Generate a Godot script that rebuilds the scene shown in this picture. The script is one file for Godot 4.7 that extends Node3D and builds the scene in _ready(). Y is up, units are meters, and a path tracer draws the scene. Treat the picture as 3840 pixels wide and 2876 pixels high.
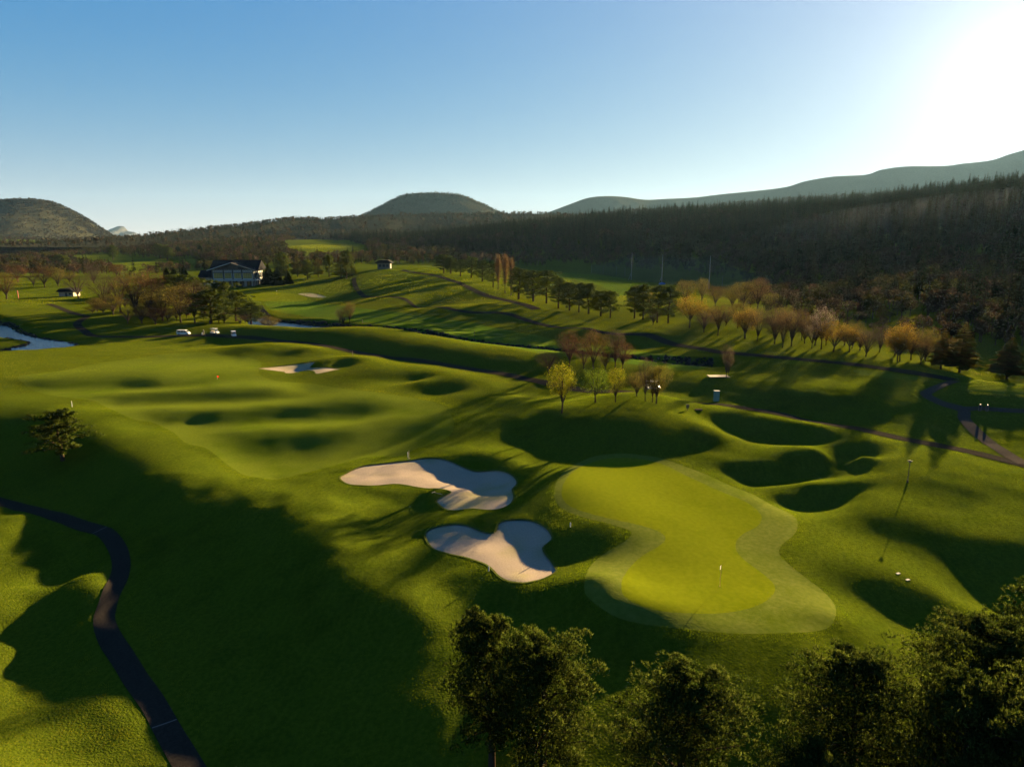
extends Node3D
# A golf course at a low sun: an elevated green with bunkers, rolling fairways, paths, a stream, wooded hills and far mountains.

const SUN_AZIMUTH := 35.0      # degrees to the right of straight ahead
const SUN_HEIGHT := 10.5
const EXPOSURE := 7.8
const FOG := 0.000011
const TURF := 0.72       # share of the colours below that the ground's turf and soil reflect
const BLADE := 0.55
const LEAF := 0.62
# survey of the ground: x, z and thin-plate weight of each spot height (metres)
const SURVEY := [
	16.60, -100.10, 105.148685, 7.56, -85.20, 63.5769153, 19.30, -82.94, -24.2505193, 28.44, -79.82, -41.0095238, 15.28, -71.51, -36.0384652, 19.45, -67.53, 26.7464215, 20.29, -61.23, -12.8860689, 12.28, -60.76, -244.662603,
	24.12, -61.14, -50.8286361, 14.22, -55.52, 115.877108, 18.99, -56.21, -66.6010052, 29.12, -56.28, 302.292512, 34.40, -77.44, 20.209888, 21.74, -53.37, 24.367156, 7.10, -60.57, 693.047814, 8.54, -56.26, 986.635547,
	18.60, -49.81, 30.2528269, 24.59, -50.60, 125.264733, 17.39, -46.00, 59.3271993, 3.52, -49.22, 182.274077, -3.97, -48.99, -78.5444001, -7.79, -49.40, 189.622928, 28.20, -46.41, 147.437397, 35.08, -51.91, 175.405331,
	-1.22, -63.74, 113.955863, 2.03, -62.43, -32.3417769, 6.36, -59.63, 234.953589, 4.10, -58.56, -317.826752, 1.08, -60.40, -226.554247, -9.88, -65.05, -191.137022, -4.95, -63.15, -60.5120126, -2.00, -58.21, -193.547108,
	-4.70, -59.49, -81.7727364, -22.04, -65.33, -202.611338, -18.07, -59.52, 190.267281, -13.13, -56.95, -574.00121, -22.06, -57.87, -94.1607265, -29.57, -65.76, -5.87869498, -35.83, -74.71, 123.531952, -35.01, -66.81, -134.801479,
	-42.31, -76.56, -13.5311162, -40.42, -69.62, 38.7891157, -24.24, -52.26, 67.6766915, -28.91, -55.50, -15.1342654, -15.98, -51.44, 110.641692, -18.46, -46.92, -38.3723597, -11.08, -46.72, -104.59777, -6.95, -43.10, -13.5756151,
	-106.53, -138.32, 31.5635482, -95.14, -131.56, 22.7795938, -92.56, -118.77, -76.6511522, -82.56, -104.87, 31.3091032, -76.94, -107.75, -110.324731, -62.29, -96.02, -130.404906, -52.07, -89.83, -30.5222221, -43.09, -84.49, -9.3458021,
	-31.87, -79.00, -187.813312, -63.30, -92.07, 90.8328943, -74.54, -93.81, -1.02961073, -65.10, -89.74, -201.321817, -57.60, -85.92, -39.2653721, -53.64, -83.91, -78.3826026, -49.77, -79.96, 25.9727039, -46.84, -75.74, -56.8563521,
	-45.08, -71.93, -364.477316, -43.76, -67.96, -174.229503, -42.29, -64.39, -1074.36337, -40.32, -61.56, 196.084221, -37.59, -58.57, 398.602104, -34.02, -54.82, -27.71055, -30.49, -51.19, -262.530053, -27.54, -47.96, -226.001463,
	-24.18, -44.28, 8.99762772, -20.32, -40.04, -19.4314136, -62.89, -77.79, -23.7035653, -55.27, -67.34, 185.824253, -55.36, -73.26, -37.4038549, -51.58, -73.26, -311.349011, -45.96, -64.29, -593.628396, -46.37, -68.42, 587.638657,
	-43.72, -57.23, -58.5640661, -49.54, -59.26, 37.9362792, -42.31, -49.59, 70.1469777, -35.44, -47.84, -134.502082, -31.63, -44.61, -118.992267, -35.98, -41.17, 95.9926886, -65.98, -87.32, 187.589736, -56.01, -80.38, 99.9455594,
	-61.09, -127.08, -351.099312, -64.38, -128.48, 98.6259671, -14.32, -123.10, -19.8992291, -12.05, -117.48, 46.0697822, -13.78, -110.98, -22.3590811, -18.99, -104.69, -179.938738, -41.71, -100.00, -63.7136334, -35.01, -97.05, -33.9585392,
	-29.15, -101.01, 3.08960413, -136.81, -179.59, 8.19510763, -120.74, -174.01, -19.7134184, -113.44, -181.78, -6.96117854, -105.10, -189.58, -0.463828203, -97.68, -201.57, 1.90837959, -83.34, -200.36, -55.8885867, -156.19, -205.90, -4.53597615,
	-136.41, -197.42, -3.23464264, -136.85, -215.77, 13.1779772, -24.48, -99.55, 60.4975059, -18.58, -102.30, 207.876592, -11.39, -103.10, 160.652637, -4.73, -101.24, 473.855576, -0.41, -97.27, 757.329544, 2.29, -94.71, 117.062198,
	-3.54, -109.01, -89.7613675, -23.36, -91.78, -88.5729506, -16.64, -90.87, 132.950578, -9.34, -89.33, 239.360215, -6.30, -82.50, -216.347792, -1.55, -82.78, -193.27268, 0.85, -84.97, 37.211686, -12.68, -85.46, -248.196454,
	-17.37, -81.17, -52.6513731, -19.98, -82.50, 74.2912973, -18.21, -77.00, -245.545884, -13.34, -77.89, -214.589857, -9.85, -77.22, 95.6845758, -8.45, -78.42, 411.743533, -5.83, -79.06, 298.169514, -3.15, -79.20, 345.735661,
	-8.72, -71.98, -126.800092, -5.37, -69.13, -195.443195, -2.24, -66.10, -882.460791, 0.79, -78.25, -0.625615094, 3.74, -73.49, 115.454687, 6.17, -72.61, 305.57986, 9.67, -72.32, -37.462117, 12.28, -72.28, 113.803691,
	6.82, -69.58, -372.752813, 4.79, -65.83, 80.5338585, 7.88, -65.48, 24.6686595, 1.12, -63.38, 660.604303, 7.13, -107.67, 114.281173, 15.03, -110.41, 14.0386397, 22.22, -107.57, -16.3789798, 14.34, -104.75, 16.8706381,
	3.34, -107.70, -123.433025, 21.32, -102.60, 21.1499136, -0.50, -117.68, -62.6651799, -4.82, -123.06, 82.0267367, 1.89, -98.47, -441.248807, 12.22, -101.48, -65.8982169, 17.77, -101.17, -179.17503, 21.53, -99.20, -5.85440435,
	26.16, -100.93, -62.7801172, 25.58, -105.60, 383.602373, 27.61, -104.57, -373.051312, 32.12, -104.79, -167.419764, 38.66, -116.06, -567.04928, 37.09, -106.39, -113.552134, 38.21, -120.41, 268.103001, 44.65, -117.22, 451.107306,
	50.25, -112.96, 1186.9183, 54.18, -111.11, 266.324782, 47.15, -112.80, -604.271574, 50.86, -110.36, -1052.61601, 44.12, -105.22, -2.85469906, 51.55, -105.22, 350.866622, 55.28, -105.36, 244.826443, 57.34, -99.28, 180.201419,
	52.44, -86.40, -90.1801045, 54.50, -89.58, 137.0027, 45.53, -76.49, 221.365041, 41.01, -76.08, -175.958247, 54.12, -79.60, -133.28582, 61.04, -81.42, -42.4167516, 66.01, -83.36, 37.9197576, 54.88, -85.86, 34.2912696,
	62.61, -88.36, -22.4784829, 44.24, -72.04, 7.86135732, 47.31, -72.83, -104.20863, 52.63, -72.98, 5.30755416, 55.24, -68.43, 239.424194, 48.01, -67.13, -64.5774515, 49.95, -64.87, 83.5904126, 52.77, -64.68, -213.666559,
	45.38, -61.53, -305.732715, 33.72, -61.17, -154.638303, 37.00, -58.81, -23.7171523, 38.70, -57.94, -270.994832, 32.41, -54.34, -139.494721, 28.85, -51.31, -288.832056, 40.58, -54.18, -7.5547866, 44.91, -54.48, -63.9142769,
	21.84, -48.41, -65.1643155, 22.83, -42.30, -64.1121498, 33.07, -42.79, -30.4040412, 12.80, -41.64, -86.0850449, 6.22, -41.00, -8.44785568, -0.20, -41.58, 49.6726451, -149.72, -244.27, -6.56041302, -120.02, -246.00, -18.4114016,
	31.20, -140.00, -74.6254099, -50.01, -174.36, 94.2655109, -48.81, -181.04, 327.725711, -43.15, -184.21, 252.946165, -38.68, -177.92, 120.888805, -45.27, -179.59, -534.837303, -55.99, -178.09, -161.001501, -63.13, -174.01, 68.8326996,
	-81.75, -207.29, 91.5191571, -74.08, -214.03, 69.801005, -61.35, -205.43, 168.854998, -69.80, -200.97, -92.5187755, -60.97, -194.63, -27.3928752, -31.17, -163.60, 65.783716, -28.09, -165.57, 70.8277008, -17.64, -163.91, 146.715832,
	-28.04, -158.26, -105.352962, -22.80, -160.02, -251.864985, -24.35, -148.76, 36.2387347, -20.62, -151.95, 289.184935, -15.84, -157.00, 59.3785629, -11.38, -155.35, 43.2535512, -19.12, -148.13, -219.052163, -13.94, -147.67, -154.757063,
	-9.43, -141.34, 92.0543311, -4.21, -131.07, -135.238642, -24.39, -171.93, 49.6905348, -4.73, -148.49, 145.051886, 1.41, -145.34, -165.239901, 9.49, -145.34, -16.6814798, 17.84, -147.79, -64.0785668, -1.13, -135.32, 123.92392,
	6.09, -132.44, -37.6600056, -52.85, -163.95, -68.8575226, -60.36, -159.71, -24.4413849, -45.70, -162.84, 39.4643116, -47.14, -152.38, -68.2612662, -77.18, -279.89, 44.7358562, -58.17, -279.89, -12.8367582, -37.23, -265.71, -9.05982544,
	-16.73, -231.18, -19.3484455, -1.73, -210.13, -31.022297, -1.06, -259.07, -18.8768981, -44.81, -321.61, -245.040898, -20.33, -282.73, -56.0874741, -84.24, -360.68, -43.4418184, 21.46, -218.09, -60.7371214, 41.22, -204.84, -74.085234,
	30.86, -233.38, -235.837766, 47.19, -174.26, -23.9094749, 53.90, -158.19, -57.1705716, 64.52, -157.69, 26.7986974, 69.71, -145.42, -29.7099893, 78.64, -143.38, 1.300321, 86.43, -139.86, -74.6332097, 96.09, -139.86, 214.596624,
	100.62, -139.03, -307.762984, 104.93, -136.77, 40.1605228, -2.61, -322.01, -1.25110682, -18.94, -351.59, 10.1478903, -31.11, -389.20, -2.39780236, -48.99, -427.42, -1.4562591, -67.75, -453.98, 16.545153, -69.06, -401.60, 5.4900985,
	-76.12, -369.29, 32.7084835, -97.08, -423.47, -22.951653, -112.88, -413.20, 1.32222381, -136.69, -401.33, 8.96882264, -172.49, -426.85, -0.457622909, -28.83, -293.79, 71.8520935, -48.74, -323.55, 221.994529, -2.25, -276.53, 37.7085458,
	26.66, -230.35, 260.673464, 43.59, -212.96, 63.0129701, 53.68, -181.65, 30.5227142, 58.51, -176.56, 7.12263505, 46.49, -232.50, 32.7291443, 63.00, -186.34, -0.591254974, 76.47, -173.13, -7.09024322, 80.99, -158.27, 1.42366148,
	91.04, -147.74, 48.7485741, 98.13, -128.09, 112.045446, 32.06, -508.35, -4.21732489, 50.05, -382.97, -4.83531385, 68.33, -344.54, 0.185949415, -285.08, -382.12, -3.66154257, -239.49, -352.44, -2.23022365, -181.22, -294.90, 2.80923028,
	-153.23, -279.89, 5.89894423, -123.98, -265.71, 14.2046954, -203.01, -269.87, -6.38945315, -3.88, -97.42, -539.933022, -7.50, -99.55, -271.158395, -14.58, -99.55, -112.690784, -20.80, -95.37, -33.8082007, -1.71, -91.78, -263.773397,
	-4.09, -86.24, 104.580233, 1.24, -91.48, 20.0309725, -5.90, -76.66, -675.57366, -0.33, -76.44, -257.311875, -5.61, -72.64, 254.278297, -0.31, -70.09, 88.377882, 2.19, -67.99, -25.2095749, -2.74, -66.74, 916.039069,
	-7.91, -74.50, 90.6122054, 3.52, -64.53, -446.553241, 7.10, -47.94, 128.158619, 10.63, -47.38, 111.841576, 13.91, -46.13, 41.822095, -43.02, -64.05, 1536.82874, -48.01, -72.46, 451.348657, -49.56, -66.08, -260.316147,
	-39.83, -58.08, -533.044922, -37.76, -51.45, 12.9772529, -31.90, -50.92, 315.84298, -29.08, -47.07, 316.184593, 2.29, -71.24, -181.114036, 6.16, -57.26, -1421.7598, 7.51, -51.11, -216.024017, 3.69, -51.85, -529.226675,
	11.06, -49.60, -81.9704646, -122.83, -160.58, 10.5732304, -117.89, -160.39, 9.45083268, -112.96, -160.21, 23.221651, -108.03, -160.02, 46.9838457, -103.76, -160.96, 7.10826219, -99.49, -161.90, 30.2623473, -95.22, -162.84, -13.2779788,
	-89.69, -160.58, 60.4424499, -84.15, -158.32, 179.745937, -111.92, -154.30, -60.7830974, -108.01, -154.03, -15.1862778, -104.09, -153.75, -18.3813216, -99.95, -154.60, -24.123654, -95.80, -155.45, -0.170779265, -91.66, -156.30, -75.6577834,
	-86.81, -155.30, -123.057392, -81.96, -154.30, -121.508821, -78.11, -155.26, -43.1863844, -74.25, -156.21, -44.456462, -88.55, -145.31, 77.054573, -84.44, -146.23, 90.5860842, -80.33, -147.16, 76.9490105, -75.75, -147.88, 86.0743449,
	-71.17, -148.60, 43.7014061, -66.83, -148.61, 39.3364725, -62.50, -148.63, 64.4936666, -57.76, -149.24, 16.6312719, -53.01, -149.85, 153.593729, -84.61, -140.21, -153.96893, -80.54, -140.84, -20.4971586, -76.48, -141.47, -85.0162191,
	-71.69, -141.79, -63.251168, -66.90, -142.11, -71.2403225, -62.53, -142.33, -54.9684814, -58.16, -142.55, -63.5198862, -53.48, -143.44, -69.4363867, -48.79, -144.32, -84.0669231, -76.89, -133.37, 31.3283197, -69.81, -134.12, 104.398769,
	-65.74, -132.34, 2.3612418, -61.67, -130.55, 111.900446, -57.94, -130.16, 159.46895, -53.65, -131.83, 38.220719, -49.36, -133.50, 94.634766, -44.25, -133.89, 85.8636053, -39.15, -134.28, 78.7859039, -33.51, -136.26, 59.6052057,
	-28.90, -137.90, 80.8708773, -68.28, -125.51, -179.316827, -63.50, -124.63, 81.2414935, -58.71, -123.74, 37.5765128, -53.40, -125.69, -72.5080966, -49.51, -127.22, -69.6211072, -45.61, -128.75, -98.3333781, -41.58, -128.85, -73.3464734,
	-37.55, -128.94, -67.0121203, -31.48, -130.01, -142.576551, -27.39, -132.48, -57.3377322, -23.12, -134.72, -25.6950691, -52.20, -116.40, -52.2846774, -48.98, -118.94, 109.027045, -45.25, -119.05, 18.7146236, -41.51, -119.16, 85.2816846,
	-36.07, -119.16, 63.2973247, -29.69, -119.42, 86.0772252, -26.12, -123.85, 61.8535885, -21.84, -125.68, 48.9479305, -17.56, -127.51, 27.620733, -46.38, -108.06, -59.2184623, -42.76, -110.74, -50.1327026, -39.41, -111.32, 23.5362397,
	-36.06, -111.89, -86.3788286, -29.81, -112.26, -0.394564343, -24.88, -115.41, -52.0049906, -18.82, -118.43, -66.9827209, -89.32, -129.69, 45.4567505, -85.57, -126.88, 27.7173612, -81.81, -124.07, 14.5861849, -78.05, -121.26, 22.5168304,
	-74.30, -118.44, 53.3862356, -71.13, -115.09, 47.6234002, -67.96, -111.73, 35.0832009, -64.79, -108.37, 19.9184397, -60.92, -104.76, 35.1851956, -57.04, -101.16, 60.0148221, -54.11, -99.06, 21.3808131, -51.18, -96.95, 55.8036691,
	-47.76, -95.30, 47.1181355, -44.35, -93.65, 21.8804308, -40.14, -91.86, 74.1962832, -34.20, -90.13, -2.31823658, -31.19, -87.12, 45.8125892, -28.19, -84.10, 43.0286403, -25.71, -80.66, 32.801905, -23.24, -77.21, 197.23108,
	-19.19, -73.08, 236.95297, -18.53, -69.23, 14.9769311, -16.59, -65.10, 174.512409, -14.36, -63.54, 50.3113375, -10.51, -59.81, 420.627664, -6.95, -55.76, 242.238137, -4.24, -52.89, -110.672386, -101.82, -254.53, 43.1306119,
	-96.77, -250.79, 29.4920032, -91.72, -247.06, 53.7775556, -86.66, -243.32, 91.4351561, -81.45, -242.71, 7.71740235, -76.24, -242.09, 44.2356441, -71.03, -241.47, 37.3526318, -65.94, -238.01, 19.8664399, -60.85, -234.54, 22.0467293,
	-55.76, -231.08, 26.5725038, -51.35, -229.55, 7.28727165, -46.94, -228.02, -0.0180963668, -43.97, -222.60, 18.7253402, -41.01, -217.17, 15.4092894, -38.04, -211.74, 24.7726698, -35.11, -207.58, 10.7231605, -32.18, -203.42, 20.6428987,
	-29.25, -199.26, 10.1653546, -26.32, -195.10, 68.256741, -22.56, -192.13, 16.1226226, -18.81, -189.17, 41.693617, -11.85, -185.86, 21.1923718, -8.38, -182.07, 29.8041255, -4.91, -178.29, 6.58934047, -1.44, -174.51, 86.8989006,
	4.67, -172.42, 3.10146553, 10.78, -170.34, -9.10659654, 16.36, -165.06, 21.3386023, 21.72, -161.68, 17.0445071, 27.07, -158.31, -2.84952497, 30.30, -153.32, 13.0579707, 33.53, -148.33, 54.6093239, 38.35, -146.57, 14.0314574,
	43.17, -144.81, 20.2318097, 45.94, -141.45, 27.8580923, 48.72, -138.09, -24.2929349, 52.60, -134.46, 57.9982227, 55.84, -131.67, -26.5650808, 59.09, -128.89, 110.028891, 64.39, -127.89, -21.5690397, 69.68, -126.88, 38.7497449,
	74.82, -125.80, 5.21694682, 78.35, -124.03, 82.0736361, 79.14, -121.13, -168.907802, 78.49, -117.61, 53.134045, 77.84, -114.10, -16.2208381, 33.77, -93.84, -625.563457, 36.25, -93.26, -202.779908, 40.11, -94.66, -718.250613,
	44.90, -96.38, -649.119085, 49.47, -98.82, -2854.11147, 52.79, -99.97, -2811.34537, 32.01, -99.48, 93.178029, 35.10, -100.32, -316.293963, 39.20, -99.93, -24.6159793, 43.43, -99.92, 130.713098, 47.63, -99.84, 1930.97625,
	52.02, -98.76, 3825.17255, 54.35, -97.19, -53.1991122, 53.04, -93.98, -252.865022, 34.23, -98.51, 431.53493, 36.65, -98.87, 259.027475, 38.36, -98.15, -112.826863, 39.42, -96.62, 668.447056, 30.93, -92.43, 348.282789,
	31.28, -88.46, -177.881216, 33.12, -86.51, 410.525443, 37.50, -88.19, 1031.55556, 42.55, -88.82, 1188.88258, 46.04, -90.34, 443.548723, 49.00, -91.16, 99.9606701, 35.54, -86.17, -731.811908, 37.91, -85.85, -419.341858,
	42.01, -86.75, -976.45767, 45.38, -87.41, -980.845656, 33.41, -85.55, 83.0675913, 34.54, -82.11, 122.950299, 36.68, -80.13, 27.90991, 40.23, -80.33, 80.6647137, 44.07, -82.36, 150.2301, 46.47, -84.83, 486.086938,
	9.02, -123.17, 114.570011, 12.42, -123.76, -68.8755391, 15.95, -126.66, -25.4538028, 19.88, -128.89, 37.2723939, 24.42, -128.33, 44.4186762, 27.83, -126.76, 117.452072, 30.29, -123.19, -56.5001541, 30.46, -119.39, -7.35055991,
	30.64, -115.59, 5.07333644, 31.91, -112.42, -20.3188866, 33.30, -110.05, 393.517007, 1.83, -55.53, 217.393304, 3.45, -54.76, 584.987546, 6.24, -53.99, 372.167237, 9.00, -53.52, -467.200826, 12.29, -52.06, 34.2946653,
	15.92, -51.02, -68.7020816, 29.35, -68.76, -65.0481749, 32.07, -66.93, 37.4760533, 35.18, -65.16, 103.549403, 39.08, -64.06, 37.58791, 41.18, -61.97, 252.841368, 43.72, -58.63, 326.876315, -96.87, -241.36, -90.4431328,
	-91.28, -237.53, -40.5330695, -85.70, -233.69, -35.5864608, -80.12, -229.86, -20.1977872, -75.39, -227.62, -31.9988322, -70.66, -225.39, -30.1518779, -65.93, -223.15, -51.7503503, -61.88, -218.57, -23.1011452, -57.82, -213.99, -52.7598811,
	-53.77, -209.41, -61.6552999, -49.71, -204.83, -19.6372757, -45.28, -200.58, -19.6379122, -40.85, -196.33, -51.3916459, -36.41, -192.08, -65.7915996, -32.59, -189.41, -51.1375107, -28.76, -186.73, -45.7897108, -24.94, -184.05, -52.8741453,
	-21.38, -180.66, -35.7268867, -17.82, -177.27, -44.0986586, -14.26, -173.88, -44.5856504, -9.95, -170.20, -68.4020665, -5.65, -166.53, -60.3169022, -1.35, -162.85, -33.6847312, 2.83, -158.16, -48.6672106, 7.01, -153.47, 84.4160963,
	35.02, -132.76, -89.3343425, 41.03, -128.82, -25.3159328, 44.83, -126.11, -58.8798592, 48.63, -123.41, -97.4385855, 52.60, -118.46, -190.339154, 55.74, -116.05, -109.720424, 58.88, -113.64, -67.9646695, 61.38, -110.68, -24.6592597,
	63.88, -107.72, -11.2686102, 66.73, -104.44, -5.84870381, 69.58, -101.16, -12.1657757, 71.68, -97.55, -3.60108698, 73.79, -93.95, -8.82659072, -459.37, -620.00, -0.330791986, -388.44, -640.00, -1.06705842, -302.48, -640.00, -2.26891535,
	-544.01, -900.00, 1.75644352, -435.93, -900.00, -3.73492869, -226.31, -620.00, 0.794432415, -189.61, -700.00, 1.43174883, -290.83, -900.00, 4.14966785, -193.15, -950.00, 5.19467817, -323.15, -1200.00, 2.7897205, -96.21, -700.00, 1.88897524,
	-811.67, -1100.00, -0.732637665, -1324.58, -1800.00, -6.54415416, -1084.32, -1800.00, 0.432890866, -842.66, -1800.00, 0.820921961, -483.61, -1800.00, 2.20589396, -83.90, -254.00, 5.89218463, -86.00, -262.00, -61.8653653, -96.00, -262.00, 26.6551464,
	-98.00, -270.00, -56.5203431, -72.00, -249.00, -41.5713358, -74.00, -258.00, -48.1572099, -108.00, -272.00, 34.4180338, -110.00, -280.00, -31.4215949, -120.00, -60.00, 7.05241946, -120.00, -20.00, -3.32849563, -60.00, 0.00, -4.23459438,
	0.00, 0.00, 0.277807586, 60.00, 0.00, 1.42219342, 120.00, -20.00, 1.2558689, 150.00, -70.00, -3.46409633, 160.00, -120.00, -2.5612117, 260.00, -150.00, 0.241207532, -220.00, -200.00, 3.31201472, -260.00, -320.00, 5.27453504,
	-160.00, -130.00, -2.6981847, -400.00, -500.00, 2.94708899, 200.00, -140.00, 2.58261161, 400.00, -90.00, 7.60311645, -300.00, -60.00, -0.795076904, 0.00, 40.00, 2.53866498, -200.00, 40.00, 0.601026282, 200.00, 40.00, -0.891878123,
	300.00, -40.00, 1.18455153, 420.00, -120.00, -9.72818785, 398.00, -110.00, -0.829901367, 270.00, -195.00, -3.4139055, 248.00, -185.00, 3.21074784, 190.00, -260.00, -1.4672794, 168.00, -250.00, 1.27649305, 168.00, -340.00, -4.92690252,
	146.00, -330.00, 3.16722639, 155.00, -440.00, -10.746685, 133.00, -430.00, 8.76438701, 110.00, -560.00, -8.4657488, 88.00, -550.00, 7.68303429, 30.00, -670.00, -4.11507132, 8.00, -660.00, 0.897053379, -70.00, -780.00, -2.96170912,
	-92.00, -770.00, 0.334313289, -160.00, -900.00, -3.30679573, -182.00, -890.00, -1.55969652, 561.45, -720.00, 1.19008904, 357.43, -352.50, -0.463568193, 444.87, -510.00, -2.2213633, 701.81, -900.00, -1.79967985, 898.31, -1152.00, -1.25977267,
	535.08, -740.00, 2.56234021, 293.53, -404.00, 4.52852065, 397.05, -548.00, 3.11780886, 668.86, -925.00, 2.79202773, 856.14, -1184.00, 0.702976487, 457.61, -780.00, -2.20563628, 254.88, -472.00, 1.20627977, 341.77, -604.00, -1.99614978,
	572.01, -975.00, -2.40132954, 732.18, -1248.00, 0.0239494686, 383.44, -840.00, 1.05388468, 223.53, -560.00, 1.23634308, 292.06, -680.00, -0.296176109, 479.30, -1050.00, -0.252799335, 613.50, -1344.00, 0.258270399, 299.37, -920.00, 0.762187332,
	166.81, -668.00, 1.58673609, 223.62, -776.00, -0.479971207, 374.22, -1150.00, -1.06537055, 479.00, -1472.00, -0.00387391365, 226.78, -1000.00, 1.47276577, 89.03, -769.00, 1.23209923, 148.07, -868.00, -0.719007265, 283.48, -1250.00, -0.107994598,
	362.85, -1600.00, -0.0219338702, 138.31, -1080.00, 1.0799741, -7.51, -870.00, 1.27020089, 54.99, -960.00, -0.912835407, 172.89, -1350.00, 0.0828073372, 221.30, -1728.00, -0.0022845498, 33.47, -1150.00, -0.00478393896, -101.96, -975.00, 3.96780426,
	-43.92, -1050.00, 0.757718073, 41.84, -1437.50, -0.243310209, 53.55, -1840.00, 1.07673067, -85.72, -1220.00, 0.591250537, -137.71, -996.00, -3.93640199, -115.43, -1092.00, 0.58773798, -107.15, -1525.00, 0.214449355, -137.15, -1952.00, 0.849026497,
	-220.83, -1300.00, -0.573035651, -178.25, -1020.00, -3.33935163, -196.50, -1140.00, -2.08134535, -276.03, -1625.00, -2.74368931, -353.32, -2080.00, 0.0194497998, 700.00, -350.00, -0.926865005, 800.00, -150.00, 1.94722906, 500.00, -200.00, 1.74511527,
	900.00, 100.00, 0.149646633, 500.00, 60.00, -1.06942269, 1400.00, -300.00, -0.403871638, 1400.00, -1500.00, 0.156057595, 0.00, -2000.00, -1.28294842, -700.00, -2100.00, -0.899219185, -1400.00, -1800.00, 5.62187173, -1500.00, -600.00, 0.01371333,
	-800.00, -100.00, 0.0398585533, 700.00, -2000.00, 0.0551107446]
const SURVEY_PLANE := [-12.18873097, -0.9667824949, -0.8448869751]
const GREEN := [16.66, -100.46, 12.99, -99.57, 9.83, -96.05, 7.47, -90.22, 6.5, -84.74, 6.94, -81.14, 8.7, -78.41, 11.74, -75.96, 15.76, -74.01, 17.17, -72.57, 17.12, -71.11, 15.88, -69.4, 13.39, -66.82, 11.45, -63.31, 10.44, -59.97, 10.42, -57.65, 11.66, -56.27, 14.21, -55.49, 18.03, -55.77, 21.28, -56.76, 23.81, -58.46, 25.5, -60.72, 25.96, -62.78, 25.52, -65.06, 24.82, -67.27, 24.62, -69.4, 25.27, -71.76, 26.83, -74.09, 28.97, -76.04, 30.49, -78.28, 31.06, -80.71, 30.4, -83.97, 27.87, -87.72, 25.26, -92.26, 23.06, -97.22, 20.08, -99.77]
const COLLAR := [16.88, -101.92, 12.46, -101.1, 8.89, -97.01, 6.39, -90.43, 5.52, -84.66, 6.13, -80.32, 8.54, -76.85, 12.04, -74.27, 13.6, -72.69, 12.55, -70.72, 9.71, -68.49, 8.16, -65.87, 6.99, -60.73, 7.35, -58.62, 8.88, -55.69, 11.89, -54.11, 15.09, -53.33, 19.58, -52.86, 23.66, -53.13, 26.77, -53.99, 28.72, -55.41, 30.51, -58.86, 30.59, -61.79, 29.88, -64.15, 29.15, -68.75, 30.42, -71.53, 32.66, -73.97, 34.33, -76.87, 35.24, -80.88, 33.02, -86.21, 29.31, -91.46, 26.28, -96.3, 23.56, -99.52, 20.33, -101.12]
const BUNKER_A := [-25.38, -95.11, -24.59, -98.11, -22.97, -100.77, -20.42, -101.54, -17.39, -102.33, -14.33, -103.27, -11.99, -102.91, -9.61, -101.72, -7.7, -100.18, -5.83, -98.67, -3.83, -97.87, -1.62, -96.38, 0.09, -94.26, 0.81, -92.34, 0.8, -90.99, 0.19, -89.8, 0.38, -87.4, 0.27, -85.33, -0.48, -83.71, -2.34, -82.69, -5.17, -83.2, -7.03, -82.95, -8.64, -84.1, -9.99, -86.09, -10.39, -87.13, -10.01, -88.17, -8.9, -89.1, -8.54, -89.58, -9.44, -90.57, -11.73, -91.04, -13.85, -91.65, -15.38, -92.29, -17.06, -92.46, -19.04, -91.98, -21.06, -91.82, -23.26, -92.43]
const BUNKER_B := [-10.51, -76.19, -9.9, -77.23, -8.38, -77.78, -6.47, -78.11, -4.68, -77.78, -3.41, -76.91, -2.18, -76.6, -1.88, -78.42, -0.82, -79.36, 0.98, -79.44, 2.73, -78.32, 4.04, -76.11, 4.69, -73.96, 4.71, -72.78, 3.67, -71.81, 3.79, -70.71, 4.35, -69.19, 4.83, -66.96, 4.61, -65.8, 3.49, -64.61, 2.27, -63.93, 1.09, -63.52, -0.38, -63.98, -1.44, -65.26, -2.08, -66.62, -2.73, -67.8, -3.89, -69.14, -5.74, -70.51, -7.79, -71.68, -9.03, -72.55, -10.08, -74.37]
const BUNKER_C := [-67.21, -177.56, -66.2, -180.94, -61.72, -184.45, -55.58, -185.17, -53.45, -183.03, -53.52, -178.9, -50.93, -177.56, -47.09, -176.9, -44.57, -175.59, -44.3, -173.03, -47.65, -169.92, -49.59, -169.31, -51.35, -173.03, -54.43, -174.94, -56.4, -172.4, -58.43, -172.4, -59.41, -174.3, -62.27, -174.94]
const BUNKER_D := [-120.92, -387.86, -113.44, -390.28, -101.83, -376.11, -101.88, -372.53, -109.18, -375.15, -116.36, -381.61]
const FAIRWAY := [-121.08, -164.39, -116.61, -173.21, -115.66, -185.45, -110.53, -194.68, -102.45, -205.69, -86.06, -200.3, -72.63, -193.45, -64.33, -170.69, -56.93, -162.6, -45.06, -156.36, -30.98, -145.86, -20.38, -142.19, -14.73, -135.49, -11.61, -126.78, -10.53, -117.11, -12.37, -112.5, -15.97, -109.72, -18.47, -106.04, -23.2, -107.04, -27.97, -102.02, -31.44, -99.03, -34.79, -96.43, -39.39, -97.65, -44.19, -102.62, -48.28, -107.19, -52.03, -110.62, -55.94, -112.36, -62.25, -120.38, -68.61, -126.16, -72.37, -126.67, -77.51, -130.37, -86.83, -139.88, -94.91, -142.76, -107.93, -151.54]
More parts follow.
